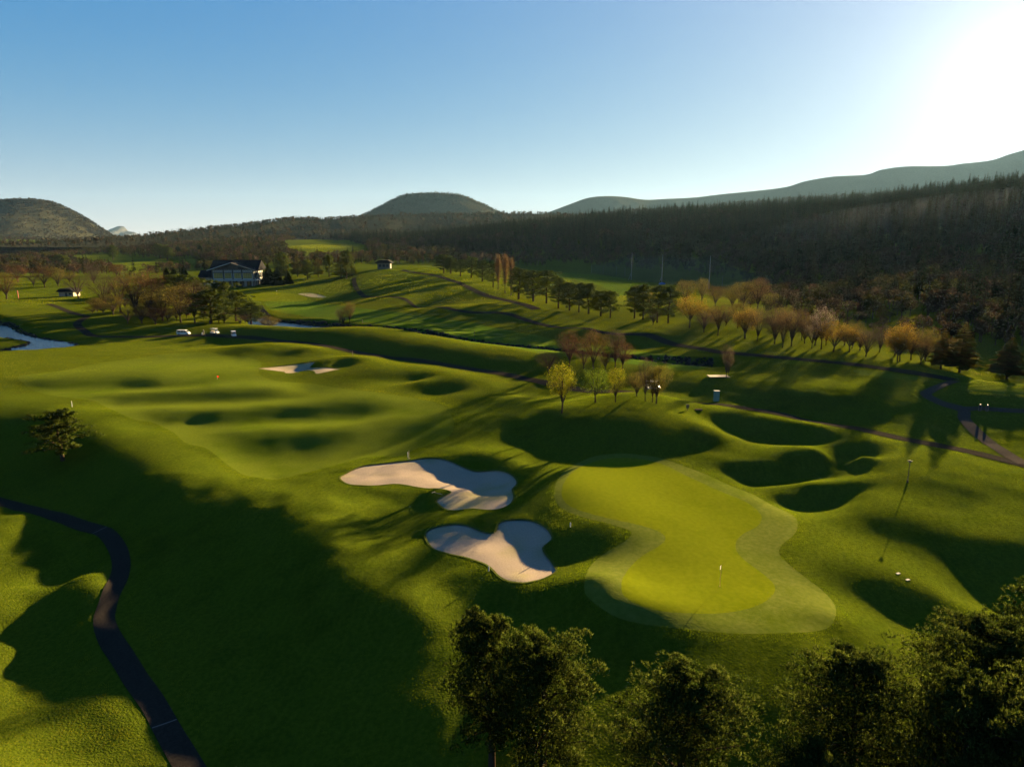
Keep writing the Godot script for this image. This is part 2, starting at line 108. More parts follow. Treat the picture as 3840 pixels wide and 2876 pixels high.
const FAIRWAY_FAR := [-129.44, -360.9, -118.74, -377.75, -96.3, -350.91, -72.95, -311.63, -51.35, -296.05, -33.58, -281.18, -17.48, -267.88, -2.02, -247.66, 11.35, -224.6, 22.49, -213.49, 31.23, -203.51, 40.44, -187.74, 47.18, -174.24, 48.06, -164.55, 40.02, -155.15, 34.71, -160.43, 25.7, -166.78, 17.18, -173.63, 5.45, -180.5, -1.59, -192.98, -15.02, -207.34, -32.27, -229.83, -50.14, -267.12, -64.82, -275.61, -77.2, -279.94, -95.33, -301.62, -113.44, -324.58]
const GREEN_FAR := [-146.76, -370.12, -145.33, -387.66, -134.49, -391.86, -120.28, -385.72, -110.2, -369.53, -113.02, -361.68, -124.16, -360.75, -137.59, -362.83]
const TEE_NEAR := [65.84, -163.78, 69.07, -163.14, 70.95, -158.71, 69.17, -157.17, 65.98, -159.02]
const TEE_MID := [76.52, -149.81, 80.36, -147.43, 83.36, -143.32, 85.59, -139.65, 82.81, -138.73, 79.33, -140.59, 75.82, -143.64, 75.12, -146.4]
const TEE_LAMP := [88.24, -128.61, 90.26, -129.44, 92.92, -128.95, 94.4, -126.48, 96.22, -124, 95.72, -122.09, 92.69, -122.41, 89.79, -124.27, 88.21, -126.26]
const RANGE := [27.51, -572.66, 51.16, -568.96, 79.63, -533.19, 83.25, -493.3, 89.74, -447.6, 59.95, -353.63, 54.6, -363.63, 55.51, -419.52, 40.28, -506.27]
const FAR_PLAY_A := [-582.56, -914.43, -644.44, -1046.89, -622.4, -1072.07, -519.2, -950.31, -449.46, -908.68, -396.55, -879.21, -350.37, -755.09, -351.1, -683.55, -306.17, -566.61, -392.1, -682.11, -470.94, -803.65, -510.76, -827.67]
const FAR_PLAY_B := [-345.55, -1041.96, -459.03, -1566.65, -412.24, -1639.1, -299.5, -1722.93, -215.29, -1125.18, -186.35, -891.63, -162.99, -812.41, -163.89, -695.49, -206.94, -719.11, -254.94, -813.52, -284.41, -874.96]
const PATH_VALLEY := [-80.48, -96.25, -74.54, -93.81, -65.06, -89.69, -57.59, -85.91, -53.63, -83.89, -49.77, -79.96, -46.82, -75.73, -45.06, -71.89, -43.75, -67.94, -42.23, -64.3, -40.35, -61.6, -37.63, -58.64, -34.02, -54.82, -30.48, -51.16, -27.53, -47.94, -24.18, -44.28, -20.31, -40.04]
const PATH_MIDDLE := [-227.27, -335.52, -213.71, -321.93, -195.93, -304.32, -182.08, -292.03, -178.24, -282.52, -171.77, -268.95, -161.03, -255.22, -149.71, -244.26, -135.79, -242.55, -119.3, -244.45, -110.17, -243.5, -95.67, -239.51, -80.12, -229.84, -65.37, -221.19, -49.7, -204.79, -36.4, -192.01, -24.93, -184.03, -14.25, -173.83, -1.35, -162.31, 7.01, -153.51, 21.35, -143.46, 33.69, -129.4, 40.87, -128.31, 48.45, -122.95, 52.51, -118.26, 58.86, -113.59, 63.87, -107.71, 69.57, -101.14, 73.78, -93.95, 76.54, -88.44]
const PATH_FAR := [-102.74, -449.14, -95.84, -419.27, -82.57, -373.6, -70.72, -347.14, -48.76, -323.73, -28.84, -293.89, -2.24, -275, 26.45, -228.43, 43.44, -212.14, 53.69, -181.69, 58.51, -176.57, 75.16, -159.27, 81.92, -150.49, 87.69, -141.87, 89.81, -135.67]
const PATH_FORK := [89.29, -134.85, 81.59, -129.79, 79.17, -127.44, 79.51, -123.96, 81.7, -120.29, 79.25, -115.59, 76.44, -105.82, 73.99, -93.95]
const PATH_RIGHT := [81.81, -120.47, 84.63, -119.62, 86.56, -117.99, 89.65, -116.09, 94.67, -113.49]
const PATH_RIDGE := [-73.96, -468.41, -68.27, -457.44, -49.06, -428.05, -31.11, -389.19, -18.94, -351.61, -2.58, -317.94, 10.29, -281.38]
const STREAM := [-130.49, -340.48, -109.67, -295.74, -92.74, -280.59, -74.57, -269.82, -53.62, -257.1, -37.32, -241.85, -24.13, -226.15, -12.73, -216.09, -1.72, -208.65, 8.83, -200.85, 24.77, -185.39, 35.93, -177.17, 43.25, -172.07, 50.11, -169.02]
const POND := [-235.42, -292.52, -213.56, -283.89, -204.13, -277.74, -189.18, -260.76, -180.43, -252.17, -171.35, -244.12, -162.11, -238.02, -153.31, -232.22, -146.54, -226.68, -145.59, -221.4, -148.55, -216.35, -154.23, -213.42, -159.98, -212.94, -162.81, -220.63, -162.42, -228.04, -166.08, -233.65, -176.74, -239.52, -183.24, -242.56, -199.88, -247.28]
const POND_RIGHT := [-113.69, -298.38, -110.65, -298.38, -104.56, -291.39, -93.18, -283.1, -84.46, -278.34, -75.24, -272.23, -71.31, -267.81, -77.79, -264.95, -84.57, -263.54, -92.83, -267.81, -100.99, -272.23, -107.41, -281.49]
const T_MOUND := [[8.9, -118.8, 8.8, 2.8], [15.4, -122.8, 6.3, 2.9], [18.8, -120.8, 6.2, 1.8], [23.2, -124.0, 4.6, 2.1], [24.2, -120.8, 8.0, 1.6], [25.4, -120.3, 6.0, 1.6], [26.0, -119.8, 7.1, 2.7]]
const T_AUTUMN := [[8.8, -160.2, 5.2, 3.3], [14.0, -164.4, 8.6, 3.1], [19.5, -161.0, 9.2, 3.5], [24.7, -160.8, 9.1, 2.9], [26.1, -159.1, 6.8, 2.9], [17.3, -161.5, 5.6, 2.2], [22.0, -158.1, 5.3, 2.0]]
const T_STREAM := [[-67.3, -270.9, 8.5, 2.7], [-65.0, -273.0, 8.5, 2.5], [-69.0, -273.3, 6.4, 1.7]]
const T_DECK := [[46.4, -145.1, 7.3, 1.7], [47.1, -146.0, 5.7, 1.2]]
const T_CHERRY := [[47.4, -230.8, 6.9, 3.1], [55.6, -216.8, 9.6, 4.5], [60.3, -207.7, 7.4, 2.2], [61.7, -204.2, 8.3, 3.5], [66.2, -196.8, 8.6, 3.0], [68.1, -194.6, 9.6, 3.3]]
const T_CHERRY2 := [[69.1, -189.8, 8.4, 2.4], [71.1, -187.3, 8.3, 2.7], [73.3, -181.5, 8.4, 2.5], [75.1, -180.3, 9.5, 2.8], [78.0, -177.6, 7.4, 2.2], [82.0, -178.6, 9.7, 2.6], [82.1, -172.8, 8.0, 3.0], [85.0, -170.2, 7.3, 2.9], [87.7, -165.5, 6.1, 2.4], [90.1, -159.2, 6.5, 2.4], [90.2, -157.4, 7.6, 2.7], [91.1, -155.8, 7.2, 2.7], [94.1, -156.3, 6.6, 1.8]]
const T_LARCH := [[96.2, -150.7, 9.2, 2.3], [100.3, -150.4, 11.5, 3.0], [110.9, -150.1, 9.4, 3.1]]
const T_PINEROW := [[-43.3, -438.5, 12.4, 4.7], [-38.5, -435.5, 9.9, 3.9], [-31.4, -421.1, 10.4, 4.2], [-24.5, -416.4, 11.8, 3.7], [-17.1, -397.3, 11.8, 3.9], [-10.0, -366.5, 13.3, 3.6]]
const T_POPLAR := [[-7.3, -357.4, 17.2, 1.8], [-3.5, -344.6, 18.5, 1.9], [-0.4, -336.2, 17.4, 1.8]]
const T_PINEROW2 := [[3.1, -321.3, 13.8, 4.9], [9.6, -309.7, 13.9, 4.7], [15.1, -300.3, 13.2, 4.1], [19.3, -284.8, 12.1, 3.6], [23.5, -279.7, 11.8, 3.5], [26.9, -274.7, 11.1, 3.2], [30.4, -271.2, 12.0, 3.7], [34.5, -265.3, 10.3, 3.3], [37.6, -260.9, 9.8, 3.1], [45.8, -255.2, 12.1, 3.0], [48.1, -250.5, 11.8, 2.9], [49.9, -234.1, 12.5, 3.2], [52.6, -229.6, 12.9, 3.1]]
const T_BEHIND := [[50.8, -250.8, 9.9, 2.0], [70.4, -278.3, 10.7, 4.3], [83.0, -299.5, 10.4, 2.4], [83.2, -280.2, 8.3, 4.3], [87.9, -273.2, 8.1, 4.2], [90.2, -267.0, 10.3, 5.5], [95.5, -266.1, 11.8, 4.8], [98.5, -260.4, 6.4, 3.3]]
const T_CLUMP_PINE := [[-118.5, -267.9, 12.5, 6.8], [-116.1, -286.7, 11.4, 5.2], [-109.0, -284.7, 8.8, 4.4], [-143.3, -302.0, 16.4, 6.0], [-138.9, -308.9, 15.1, 5.6], [-126.0, -298.7, 14.7, 5.9], [-152.3, -309.6, 15.9, 5.6], [-167.3, -322.0, 13.5, 4.3]]
const T_CLUMP_BARE := [[-189.3, -318.9, 15.0, 5.5], [-174.9, -305.2, 16.2, 5.5], [-163.5, -296.9, 17.9, 5.6], [-155.3, -293.3, 18.3, 5.3], [-142.5, -277.9, 12.7, 5.5], [-132.6, -272.7, 14.1, 4.9], [-125.8, -270.4, 15.9, 4.6], [-173.0, -296.2, 8.3, 4.3], [-147.1, -270.8, 7.2, 4.6], [-140.2, -267.6, 6.6, 3.6], [-152.8, -270.8, 6.2, 3.7]]
const T_LEFT_BARE := [[-233.8, -370.3, 12.9, 7.3], [-268.7, -364.6, 14.2, 7.5], [-302.5, -435.4, 7.5, 4.7], [-292.4, -431.0, 13.0, 5.8], [-289.1, -438.8, 12.1, 6.3], [-278.5, -459.1, 11.5, 7.0], [-293.2, -512.4, 9.3, 5.1], [-292.0, -386.0, 9.4, 6.3], [-325.1, -453.7, 11.7, 6.9], [-297.6, -463.9, 7.2, 5.0], [-385.4, -622.8, 8.6, 6.7]]
const T_SPRUCE := [[-248.8, -497.6, 8.3, 3.1], [-240.5, -491.3, 8.0, 3.3], [-242.8, -511.8, 7.9, 3.2], [-461.6, -910.9, 18.6, 10.7], [-446.0, -898.4, 16.1, 9.7], [-451.3, -939.6, 15.2, 5.9], [-510.8, -888.8, 18.2, 6.4], [-430.9, -960.1, 14.7, 6.0], [-464.1, -714.4, 17.7, 9.0]]
const T_CLUB := [[-153.0, -433.7, 12.3, 4.7], [-146.3, -429.6, 11.1, 4.3], [-145.5, -436.1, 19.5, 5.1], [-146.5, -472.2, 16.2, 4.7], [-135.1, -455.7, 12.9, 3.7], [-130.8, -466.2, 13.8, 3.8], [-122.6, -463.1, 14.7, 4.2], [-112.2, -453.3, 16.3, 5.3], [-107.2, -447.3, 17.3, 4.8], [-106.1, -458.0, 11.0, 3.7], [-159.3, -438.4, 10.6, 3.6], [-141.5, -435.7, 8.3, 3.5]]
const T_LONE := [[-74.1, -107.7, 8.4, 4.3]]
const T_FRONT := [[-1.4, -41, 12.2, 3.6], [2.1, -40, 10.5, 4.2], [10.6, -37, 10.6, 4.6], [21.6, -37.5, 11.2, 4.6], [30.9, -40, 11.5, 5.2], [37.2, -42, 12.9, 5.0], [26.0, -34, 12.0, 4.2], [29.8, -33.5, 13.1, 4.2], [16.1, -32, 10.1, 3.0]]
const AT_FLAG := [[20.29, -61.23]]
const AT_VAN := [[-118.91, -245.83]]
const AT_CARTS := [[-107.14, -244.67], [-98.81, -240.9]]
const AT_PERSON := [[-111.11, -244.56]]
const AT_LAMP := [[53.26, -87.34]]
const AT_CABINET := [[40.56, -132.13]]
const AT_MARKERS := [[31.6, -119.42], [33.99, -121.0]]
const AT_POSTS := [[-89.12, -134.5], [-16.6, -104.16], [6.82, -74.75], [-2.45, -66.67], [-44.29, -187.51], [39.68, -64.71], [40.07, -64.13]]
const AT_RAKES := [[-10.88, -89.53], [-16.32, -103.22]]
const AT_RED := [[-71.53, -162.5]]
const AT_POLES := [[86.22, -499.11], [98.03, -451.63], [113.47, -396.81]]
const AT_POLES_SMALL := [[65.34, -567.16], [73.25, -555.74], [82.42, -545.75], [86.86, -531.85], [126.35, -413.83]]
const AT_CLUB := [[-170.35, -421.55]]
const AT_COTTAGE := [[-90.03, -489.12]]
const AT_PAVILION := [[-248.75, -386.23]]
const AT_FARCAR := [[-263.34, -403.17]]
const AT_REDPOST := [[-262.86, -365.43]]
const AT_BENCH := [[83.88, -118.93], [84.78, -118.36]]
const AT_DECK := [[45.12, -146.58]]
const AT_CARTBEHIND := [[29.86, -141.81]]
const AT_BLUE := [[97.6, -447.78]]
const AT_TEEMARK := [[89.25, -129.47]]
const AT_FARFLAG := [[-131.49, -384.47]]
const AT_JOINTS := [[-54.24, -84.49], [-27.94, -48.63]]
const AT_SIGNS := [[-59.92, -272.83], [-12.79, -231.62], [-64.43, -364.38]]
const RIDGE_MID := [-1079.77, 26.97, -977.4, 40.54, -888.15, 51.61, -786.23, 66.34, -684.83, 78.57, -583.7, 90.77, -508.68, 88.33, -408.12, 95.64, -257.75, 100.5, -132.59, 102.94, -7.5, 104.15, 117.58, 102.94, 242.8, 98.07, 393.31, 90.77]
const MOUNTAIN_LEFT := [-3834.76, 31.16, -3398.56, 82.95, -2962.11, 150.79, -2638.28, 195.67, -2425.62, 211.93, -2320.71, 211.93, -2215.2, 215.99, -2121.65, 209.9, -2034.96, 183.46, -1944.53, 134.4, -1870.69, 82.95, -1805.98, 39.47, -1704.5, -2.17]
const MOUNTAIN_DOME := [-965.9, 100.8, -869.57, 123.97, -773.07, 156.3, -676.39, 202.26, -604.14, 238.86, -532.56, 263.93, -438.13, 270.76, -343.95, 268.48, -249.89, 257.1, -155.92, 220.58, -73.4, 181.61, 9.49, 156.3, 104.47, 135.53]
const RIDGE_RIGHT := [75.48, 102.04, 331.94, 133.69, 587.73, 151.93, 842.65, 171.78, 1096.75, 191.56, 1350.76, 204.71, 1519.46, 216.2, 1876.01, 240.74, 2106.16, 263.55, 2361.69, 255.41]
const MOUNTAIN_RANGE := [-20.6, 147.68, 150.8, 197.77, 287.34, 244.34, 423.32, 294.04, 558.82, 340.24, 694.74, 353.41, 831.19, 346.83, 985.28, 327.06, 1138.39, 333.65, 1342.35, 343.54, 1545.32, 366.57, 1815.68, 392.84, 2017.53, 419.05, 2149.94, 458.27, 2350.27, 490.85, 2585.95, 503.86, 2700.46, 539.56, 2883.67, 562.23, 3153.39, 565.47, 3286.25, 581.63, 3485.45, 604.21, 3614.06, 646.05, 3717.31, 674.93, 4000.39, 751.61, 4497.03, 783.42, 5012.12, 719.72, 5720.83, 559]
const PEAK_FAR := [-6503.4, 26.68, -6346.23, 119.41, -6261.49, 218.91, -6184.59, 254.35, -6090.93, 247.27, -6047.41, 183.42, -5976.25, 169.21, -5919.62, 154.99, -5861.23, 90.91, -5738.56, 12.39]

# ---------------------------------------------------------------- small tools
var rng := RandomNumberGenerator.new()
var taken := {}
var M := {}

func numbered(called: String) -> String:
	var n: int = taken.get(called, 0)
	taken[called] = n + 1
	return called if n == 0 else "%s_%03d" % [called, n]

class Soup:
	var v := PackedVector3Array()
	var n := PackedVector3Array()
	var c := PackedColorArray()
	var i := PackedInt32Array()
	func tri(a: Vector3, b: Vector3, d: Vector3, na: Vector3, nb: Vector3, nd: Vector3, ca: Color) -> void:
		var k := v.size()
		v.append(a); v.append(b); v.append(d)
		n.append(na); n.append(nb); n.append(nd)
		c.append(ca); c.append(ca); c.append(ca)
		i.append(k); i.append(k + 1); i.append(k + 2)
	func flat_tri(a: Vector3, b: Vector3, d: Vector3, col: Color) -> void:
		var m := (d - a).cross(b - a).normalized()
		tri(a, b, d, m, m, m, col)
	func quad(a: Vector3, b: Vector3, d: Vector3, e: Vector3, col: Color) -> void:
		flat_tri(a, b, d, col)
		flat_tri(a, d, e, col)
	func box(lo: Vector3, hi: Vector3, col := Color.WHITE) -> void:
		var p := func(x: int, y: int, z: int) -> Vector3: return Vector3(hi.x if x else lo.x, hi.y if y else lo.y, hi.z if z else lo.z)
		quad(p.call(0, 1, 1), p.call(1, 1, 1), p.call(1, 0, 1), p.call(0, 0, 1), col)
		quad(p.call(1, 1, 0), p.call(0, 1, 0), p.call(0, 0, 0), p.call(1, 0, 0), col)
		quad(p.call(0, 1, 0), p.call(0, 1, 1), p.call(0, 0, 1), p.call(0, 0, 0), col)
		quad(p.call(1, 1, 1), p.call(1, 1, 0), p.call(1, 0, 0), p.call(1, 0, 1), col)
		quad(p.call(0, 1, 0), p.call(1, 1, 0), p.call(1, 1, 1), p.call(0, 1, 1), col)
		quad(p.call(0, 0, 1), p.call(1, 0, 1), p.call(1, 0, 0), p.call(0, 0, 0), col)
	func tube(a: Vector3, b: Vector3, ra: float, rb: float, col: Color, sides := 6, cap := false) -> void:
		var d := (b - a).normalized()
		var x := d.cross(Vector3.RIGHT if absf(d.x) < 0.8 else Vector3.UP).normalized()
		var y := d.cross(x)
		var base := v.size()
		for s in sides:
			var t := TAU * s / sides
			var o := x * cos(t) + y * sin(t)
			v.append(a + o * ra); n.append(o); c.append(col)
			v.append(b + o * rb); n.append(o); c.append(col)
		for s in sides:
			var p := base + 2 * s
			var q := base + 2 * ((s + 1) % sides)
			i.append_array(PackedInt32Array([p, p + 1, q, q, p + 1, q + 1]))
		if cap:
			for s in range(1, sides - 1):
				flat_tri(v[base + 1], v[base + 1 + 2 * s + 2], v[base + 1 + 2 * s], col)
	func mesh() -> ArrayMesh:
		var a := []
		a.resize(Mesh.ARRAY_MAX)
		a[Mesh.ARRAY_VERTEX] = v
		a[Mesh.ARRAY_NORMAL] = n
		a[Mesh.ARRAY_COLOR] = c
		a[Mesh.ARRAY_INDEX] = i
		var m := ArrayMesh.new()
		m.add_surface_from_arrays(Mesh.PRIMITIVE_TRIANGLES, a)
		return m

func part(called: String, m: Mesh, mat: Material, parent: Node) -> MeshInstance3D:
	var o := MeshInstance3D.new()
	o.name = called
	o.mesh = m
	o.material_override = mat
	parent.add_child(o, true)
	return o

func single(called: String, m: Mesh, mat: Material, label: String, category: String, group := "") -> MeshInstance3D:
	var o := part(numbered(called), m, mat, self)
	tag(o, label, category, group)
	return o

func struct(called: String, m: Mesh, mat: Material, label := "") -> MeshInstance3D:
	var o := part(numbered(called), m, mat, self)
	o.set_meta("kind", "structure")
	if label: o.set_meta("label", label)
	return o

func tag(o: Node, label: String, category: String, group := "") -> void:
	o.set_meta("label", label)
	o.set_meta("category", category)
	if group: o.set_meta("group", group)

func thing(called: String, at: Vector3, label: String, category: String, group := "", turn := 0.0) -> Node3D:
	var o := Node3D.new()
	o.name = numbered(called)
	add_child(o)
	o.position = at
	o.rotation.y = turn
	tag(o, label, category, group)
	return o

func lin(r: float, g: float, b: float) -> Color:
	return Color(r, g, b)

func paint(r: float, g: float, b: float, rough := 0.8, metal := 0.0) -> StandardMaterial3D:
	var m := StandardMaterial3D.new()
	m.albedo_color = Color(r, g, b).linear_to_srgb()
	m.roughness = rough
	m.metallic = metal
	return m

func foliage(back: Color, rough := 0.75) -> StandardMaterial3D:
	var m := StandardMaterial3D.new()
	m.albedo_color = Color(LEAF, LEAF, LEAF).linear_to_srgb()
	m.vertex_color_use_as_albedo = true
	m.roughness = rough
	m.specular_mode = BaseMaterial3D.SPECULAR_DISABLED
	m.cull_mode = BaseMaterial3D.CULL_DISABLED
	m.backlight_enabled = true
	m.backlight = back.linear_to_srgb()
	return m

func mottle(size: int, freq: float, lo: Color, hi: Color, seed_: int, octaves := 4, mid := Color(-1, 0, 0)) -> ImageTexture:
	# a seamless colour texture: noise between two (or three) tones
	var f := FastNoiseLite.new()
	f.seed = seed_
	f.noise_type = FastNoiseLite.TYPE_SIMPLEX_SMOOTH
	f.frequency = freq
	f.fractal_octaves = octaves
	f.fractal_gain = 0.6
	var g := f.get_seamless_image(size, size, false, false, 0.12, true)
	var im := Image.create(size, size, false, Image.FORMAT_RGB8)
	var ramp: Array[Color] = []
	for k in 256:
		var t := k / 255.0
		var q := lo.lerp(hi, t) if mid.r < 0 else (lo.lerp(mid, t * 2.0) if t < 0.5 else mid.lerp(hi, t * 2.0 - 1.0))
		ramp.append(q.linear_to_srgb())
	for y in size:
		for x in size:
			im.set_pixel(x, y, ramp[g.get_pixel(x, y).r8])
	return ImageTexture.create_from_image(im)

func bump(size: int, freq: float, seed_: int, octaves := 4) -> NoiseTexture2D:
	var t := NoiseTexture2D.new()
	t.width = size; t.height = size
	t.seamless = true
	t.as_normal_map = true
	t.bump_strength = 6.0
	var f := FastNoiseLite.new()
	f.seed = seed_
	f.frequency = freq
	f.fractal_octaves = octaves
	t.noise = f
	return t

func turf(lo: Color, hi: Color, mid: Color, metres: float, seed_: int, sheen: float, tint: Color, relief: float) -> StandardMaterial3D:
	var m := StandardMaterial3D.new()
	m.albedo_color = Color(TURF, TURF, TURF).linear_to_srgb()
	m.albedo_texture = mottle(512, 0.02, lo, hi, seed_, 5, mid)
	m.uv1_triplanar = true
	m.uv1_world_triplanar = true
	m.uv1_scale = Vector3.ONE / metres
	m.vertex_color_use_as_albedo = true
	m.roughness = 0.95
	m.specular_mode = BaseMaterial3D.SPECULAR_DISABLED
	if relief > 0:
		m.normal_enabled = true
		m.normal_texture = bump(512, 0.05, seed_ + 7)
		m.normal_scale = relief
	return m

# ---------------------------------------------------------------- the ground
const NX0 := -192.0
const NZ0 := -423.0
const ND := 2.6
const NW := 186
const NH := 176
const FX0 := -1640.0
const FZ0 := -2240.0
const FD := 40.0
const FW := 83
const FH := 64
var near_h := PackedFloat32Array()
var far_h := PackedFloat32Array()
var bumps := FastNoiseLite.new()

func survey(x0: float, z0: float, d: float, w: int, hh: int) -> PackedFloat32Array:
	var sx := PackedFloat64Array()
	var sz := PackedFloat64Array()
	var sw := PackedFloat64Array()
	for k in range(0, SURVEY.size(), 3):
		sx.append(SURVEY[k] / 100.0); sz.append(SURVEY[k + 1] / 100.0); sw.append(SURVEY[k + 2] * 0.5)
	var count := sx.size()
	var out := PackedFloat32Array()
	out.resize(w * hh)
	for j in hh:
		var z := (z0 + j * d) / 100.0
		for i in w:
			var x := (x0 + i * d) / 100.0
			var s: float = SURVEY_PLANE[0] + SURVEY_PLANE[1] * x + SURVEY_PLANE[2] * z
			for k in count:
				var a := x - sx[k]
				var b := z - sz[k]
				var r := a * a + b * b
				s += sw[k] * r * log(r + 1e-9)
			out[j * w + i] = s
	return out

func cubic(a: PackedFloat32Array, w: int, hh: int, fx: float, fz: float) -> float:
	fx = clampf(fx, 1.0, w - 2.001)
	fz = clampf(fz, 1.0, hh - 2.001)
	var i := int(fx)
	var j := int(fz)
	var u := fx - i
	var t := fz - j
	var r := [0.0, 0.0, 0.0, 0.0]
	for k in 4:
		var b := (j - 1 + k) * w + i
		r[k] = cubic_interpolate(a[b], a[b + 1], a[b - 1], a[b + 2], u)
	return cubic_interpolate(r[1], r[2], r[0], r[3], t)

func lay(x: float, z: float) -> float:
	# the lie of the land, without cuts and small bumps
	var inside := minf(minf(x - NX0, NX0 + ND * (NW - 1) - x), minf(z - NZ0, NZ0 + ND * (NH - 1) - z))
	var t := smoothstep(3.0, 45.0, inside)
	var h := 0.0
	if t > 0.0: h += t * cubic(near_h, NW, NH, (x - NX0) / ND, (z - NZ0) / ND)
	if t < 1.0: h += (1.0 - t) * cubic(far_h, FW, FH, (x - FX0) / FD, (z - FZ0) / FD)
	return h

var cuts := []     # [points, half width, floor level, bank width]

func along(points: Array, step := 1.0, closed := false) -> PackedVector2Array:
	# a smooth line through x, z pairs
	var p := PackedVector2Array()
	for k in range(0, points.size(), 2): p.append(Vector2(points[k], points[k + 1]))
	var n := p.size()
	var out := PackedVector2Array()
	for k in (n if closed else n - 1):
		var a := p[(k - 1 + n) % n] if closed else p[maxi(k - 1, 0)]
		var b := p[k]
		var c := p[(k + 1) % n]
		var d := p[(k + 2) % n] if closed else p[mini(k + 2, n - 1)]
		var steps := maxi(1, int(ceil(b.distance_to(c) / step)))
		for s in steps:
			out.append(b.cubic_interpolate(c, a, d, float(s) / steps))
	if not closed: out.append(p[n - 1])
	return out

func dist_line(p: Vector2, line: PackedVector2Array) -> float:
	var best := 1e9
	for k in line.size():
		best = minf(best, p.distance_squared_to(line[k]))
	return sqrt(best)

var xs := PackedFloat32Array()
var zs := PackedFloat32Array()
var hs := PackedFloat32Array()
var ns := PackedVector3Array()
var owner_of := PackedInt32Array()
var surfaces := []     # dictionaries: poly, soup, tone
var base_soup := Soup.new()

func spaced(fine0: float, fine1: float, step: float, grow0: float, end0: float, grow1: float, end1: float) -> PackedFloat32Array:
	var low := []
	var x := fine0
	var s := step
	while x > end0:
		s *= grow0
		x -= s
		low.append(x)
	low.reverse()
	var out := PackedFloat32Array(low)
	x = fine0
	while x < fine1:
		out.append(x)
		x += step
	s = step
	while x < end1:
		out.append(x)
		s *= grow1
		x += s
	out.append(x)
	return out

func cell_at(a: PackedFloat32Array, x: float) -> int:
	return clampi(a.bsearch(x, false) - 1, 0, a.size() - 2)

func ground(x: float, z: float) -> float:
	var i := cell_at(xs, x)
	var j := cell_at(zs, z)
	var u := clampf((x - xs[i]) / (xs[i + 1] - xs[i]), 0, 1)
	var t := clampf((z - zs[j]) / (zs[j + 1] - zs[j]), 0, 1)
	var w := xs.size()
	var k := j * w + i
	return lerpf(lerpf(hs[k], hs[k + 1], u), lerpf(hs[k + w], hs[k + w + 1], u), t)

func slope(x: float, z: float) -> Vector3:
	var i := cell_at(xs, x)
	var j := cell_at(zs, z)
	var u := clampf((x - xs[i]) / (xs[i + 1] - xs[i]), 0, 1)
	var t := clampf((z - zs[j]) / (zs[j + 1] - zs[j]), 0, 1)
	var w := xs.size()
	var k := j * w + i
	return ns[k].lerp(ns[k + 1], u).lerp(ns[k + w].lerp(ns[k + w + 1], u), t).normalized()

func on(x: float, z: float, up := 0.0) -> Vector3:
	return Vector3(x, ground(x, z) + up, z)

func add_surface(called: String, points: Array, tone: Color, drop := 0.0) -> void:
	var poly := along(points, 1.0, true)
	if not Geometry2D.is_polygon_clockwise(poly): poly.reverse()
	var box := Rect2(poly[0], Vector2.ZERO)
	for p in poly: box = box.expand(p)
	surfaces.append({"called": called, "poly": poly, "box": box, "soup": Soup.new(), "tone": tone, "drop": drop})

var patch_noise := FastNoiseLite.new()
var patch_fine := FastNoiseLite.new()

func tone_at(x: float, z: float, s: int) -> Color:
	var a := patch_noise.get_noise_2d(x, z)
	var b := patch_fine.get_noise_2d(x, z)
	if s >= 0:
		var t: Color = surfaces[s].tone
		var m: float = {"green_collar": 1.5, "putting_green": 0.8}.get(surfaces[s].called, 1.2)
		var k := 1.0 + m * (0.22 * a + 0.16 * b)
		return Color(t.r * k, t.g * (1.0 + m * (0.12 * a + 0.12 * b)), t.b * maxf(0.3, 1.0 + m * (0.5 * a + 0.3 * b)))
	# rough: green with dormant, straw-coloured patches; drier on the banks by the stream and along the paths
	var dry := 0.04 + 0.30 * a + 0.25 * b
	dry += 0.30 * smoothstep(-128.0, -150.0, z) * smoothstep(-420.0, -330.0, z)
	dry += 0.65 * smoothstep(-24.0, -34.0, x) * smoothstep(-70.0, -50.0, z) * smoothstep(0.0, -14.0, x)
	dry += 0.35 * exp(-pow((x - 30.0) / 14.0, 2.0) - pow((z + 113.0) / 9.0, 2.0))
	dry = clampf(dry, 0.0, 0.9)
	var v := 1.0 + 0.30 * a + 0.22 * b
	return Color(v * (1.0 + 0.1 * b), v, v).lerp(Color(2.0, 1.25, 3.6), dry)

func emit(poly: PackedVector2Array, s: int) -> void:
	if poly.size() < 3: return
	var idx := Geometry2D.triangulate_polygon(poly)
	if idx.is_empty(): return
	var soup: Soup = base_soup if s < 0 else surfaces[s].soup
	var drop: float = 0.0 if s < 0 else surfaces[s].drop
	var k := soup.v.size()
	for p in poly:
		soup.v.append(on(p.x, p.y, -drop))
		soup.n.append(slope(p.x, p.y))
		soup.c.append(tone_at(p.x, p.y, s))
	for t in range(0, idx.size(), 3):
		var a := poly[idx[t]]
		var b := poly[idx[t + 1]]
		var c := poly[idx[t + 2]]
		if (b - a).cross(c - a) > 0:
			soup.i.append(k + idx[t]); soup.i.append(k + idx[t + 1]); soup.i.append(k + idx[t + 2])
		else:
			soup.i.append(k + idx[t]); soup.i.append(k + idx[t + 2]); soup.i.append(k + idx[t + 1])

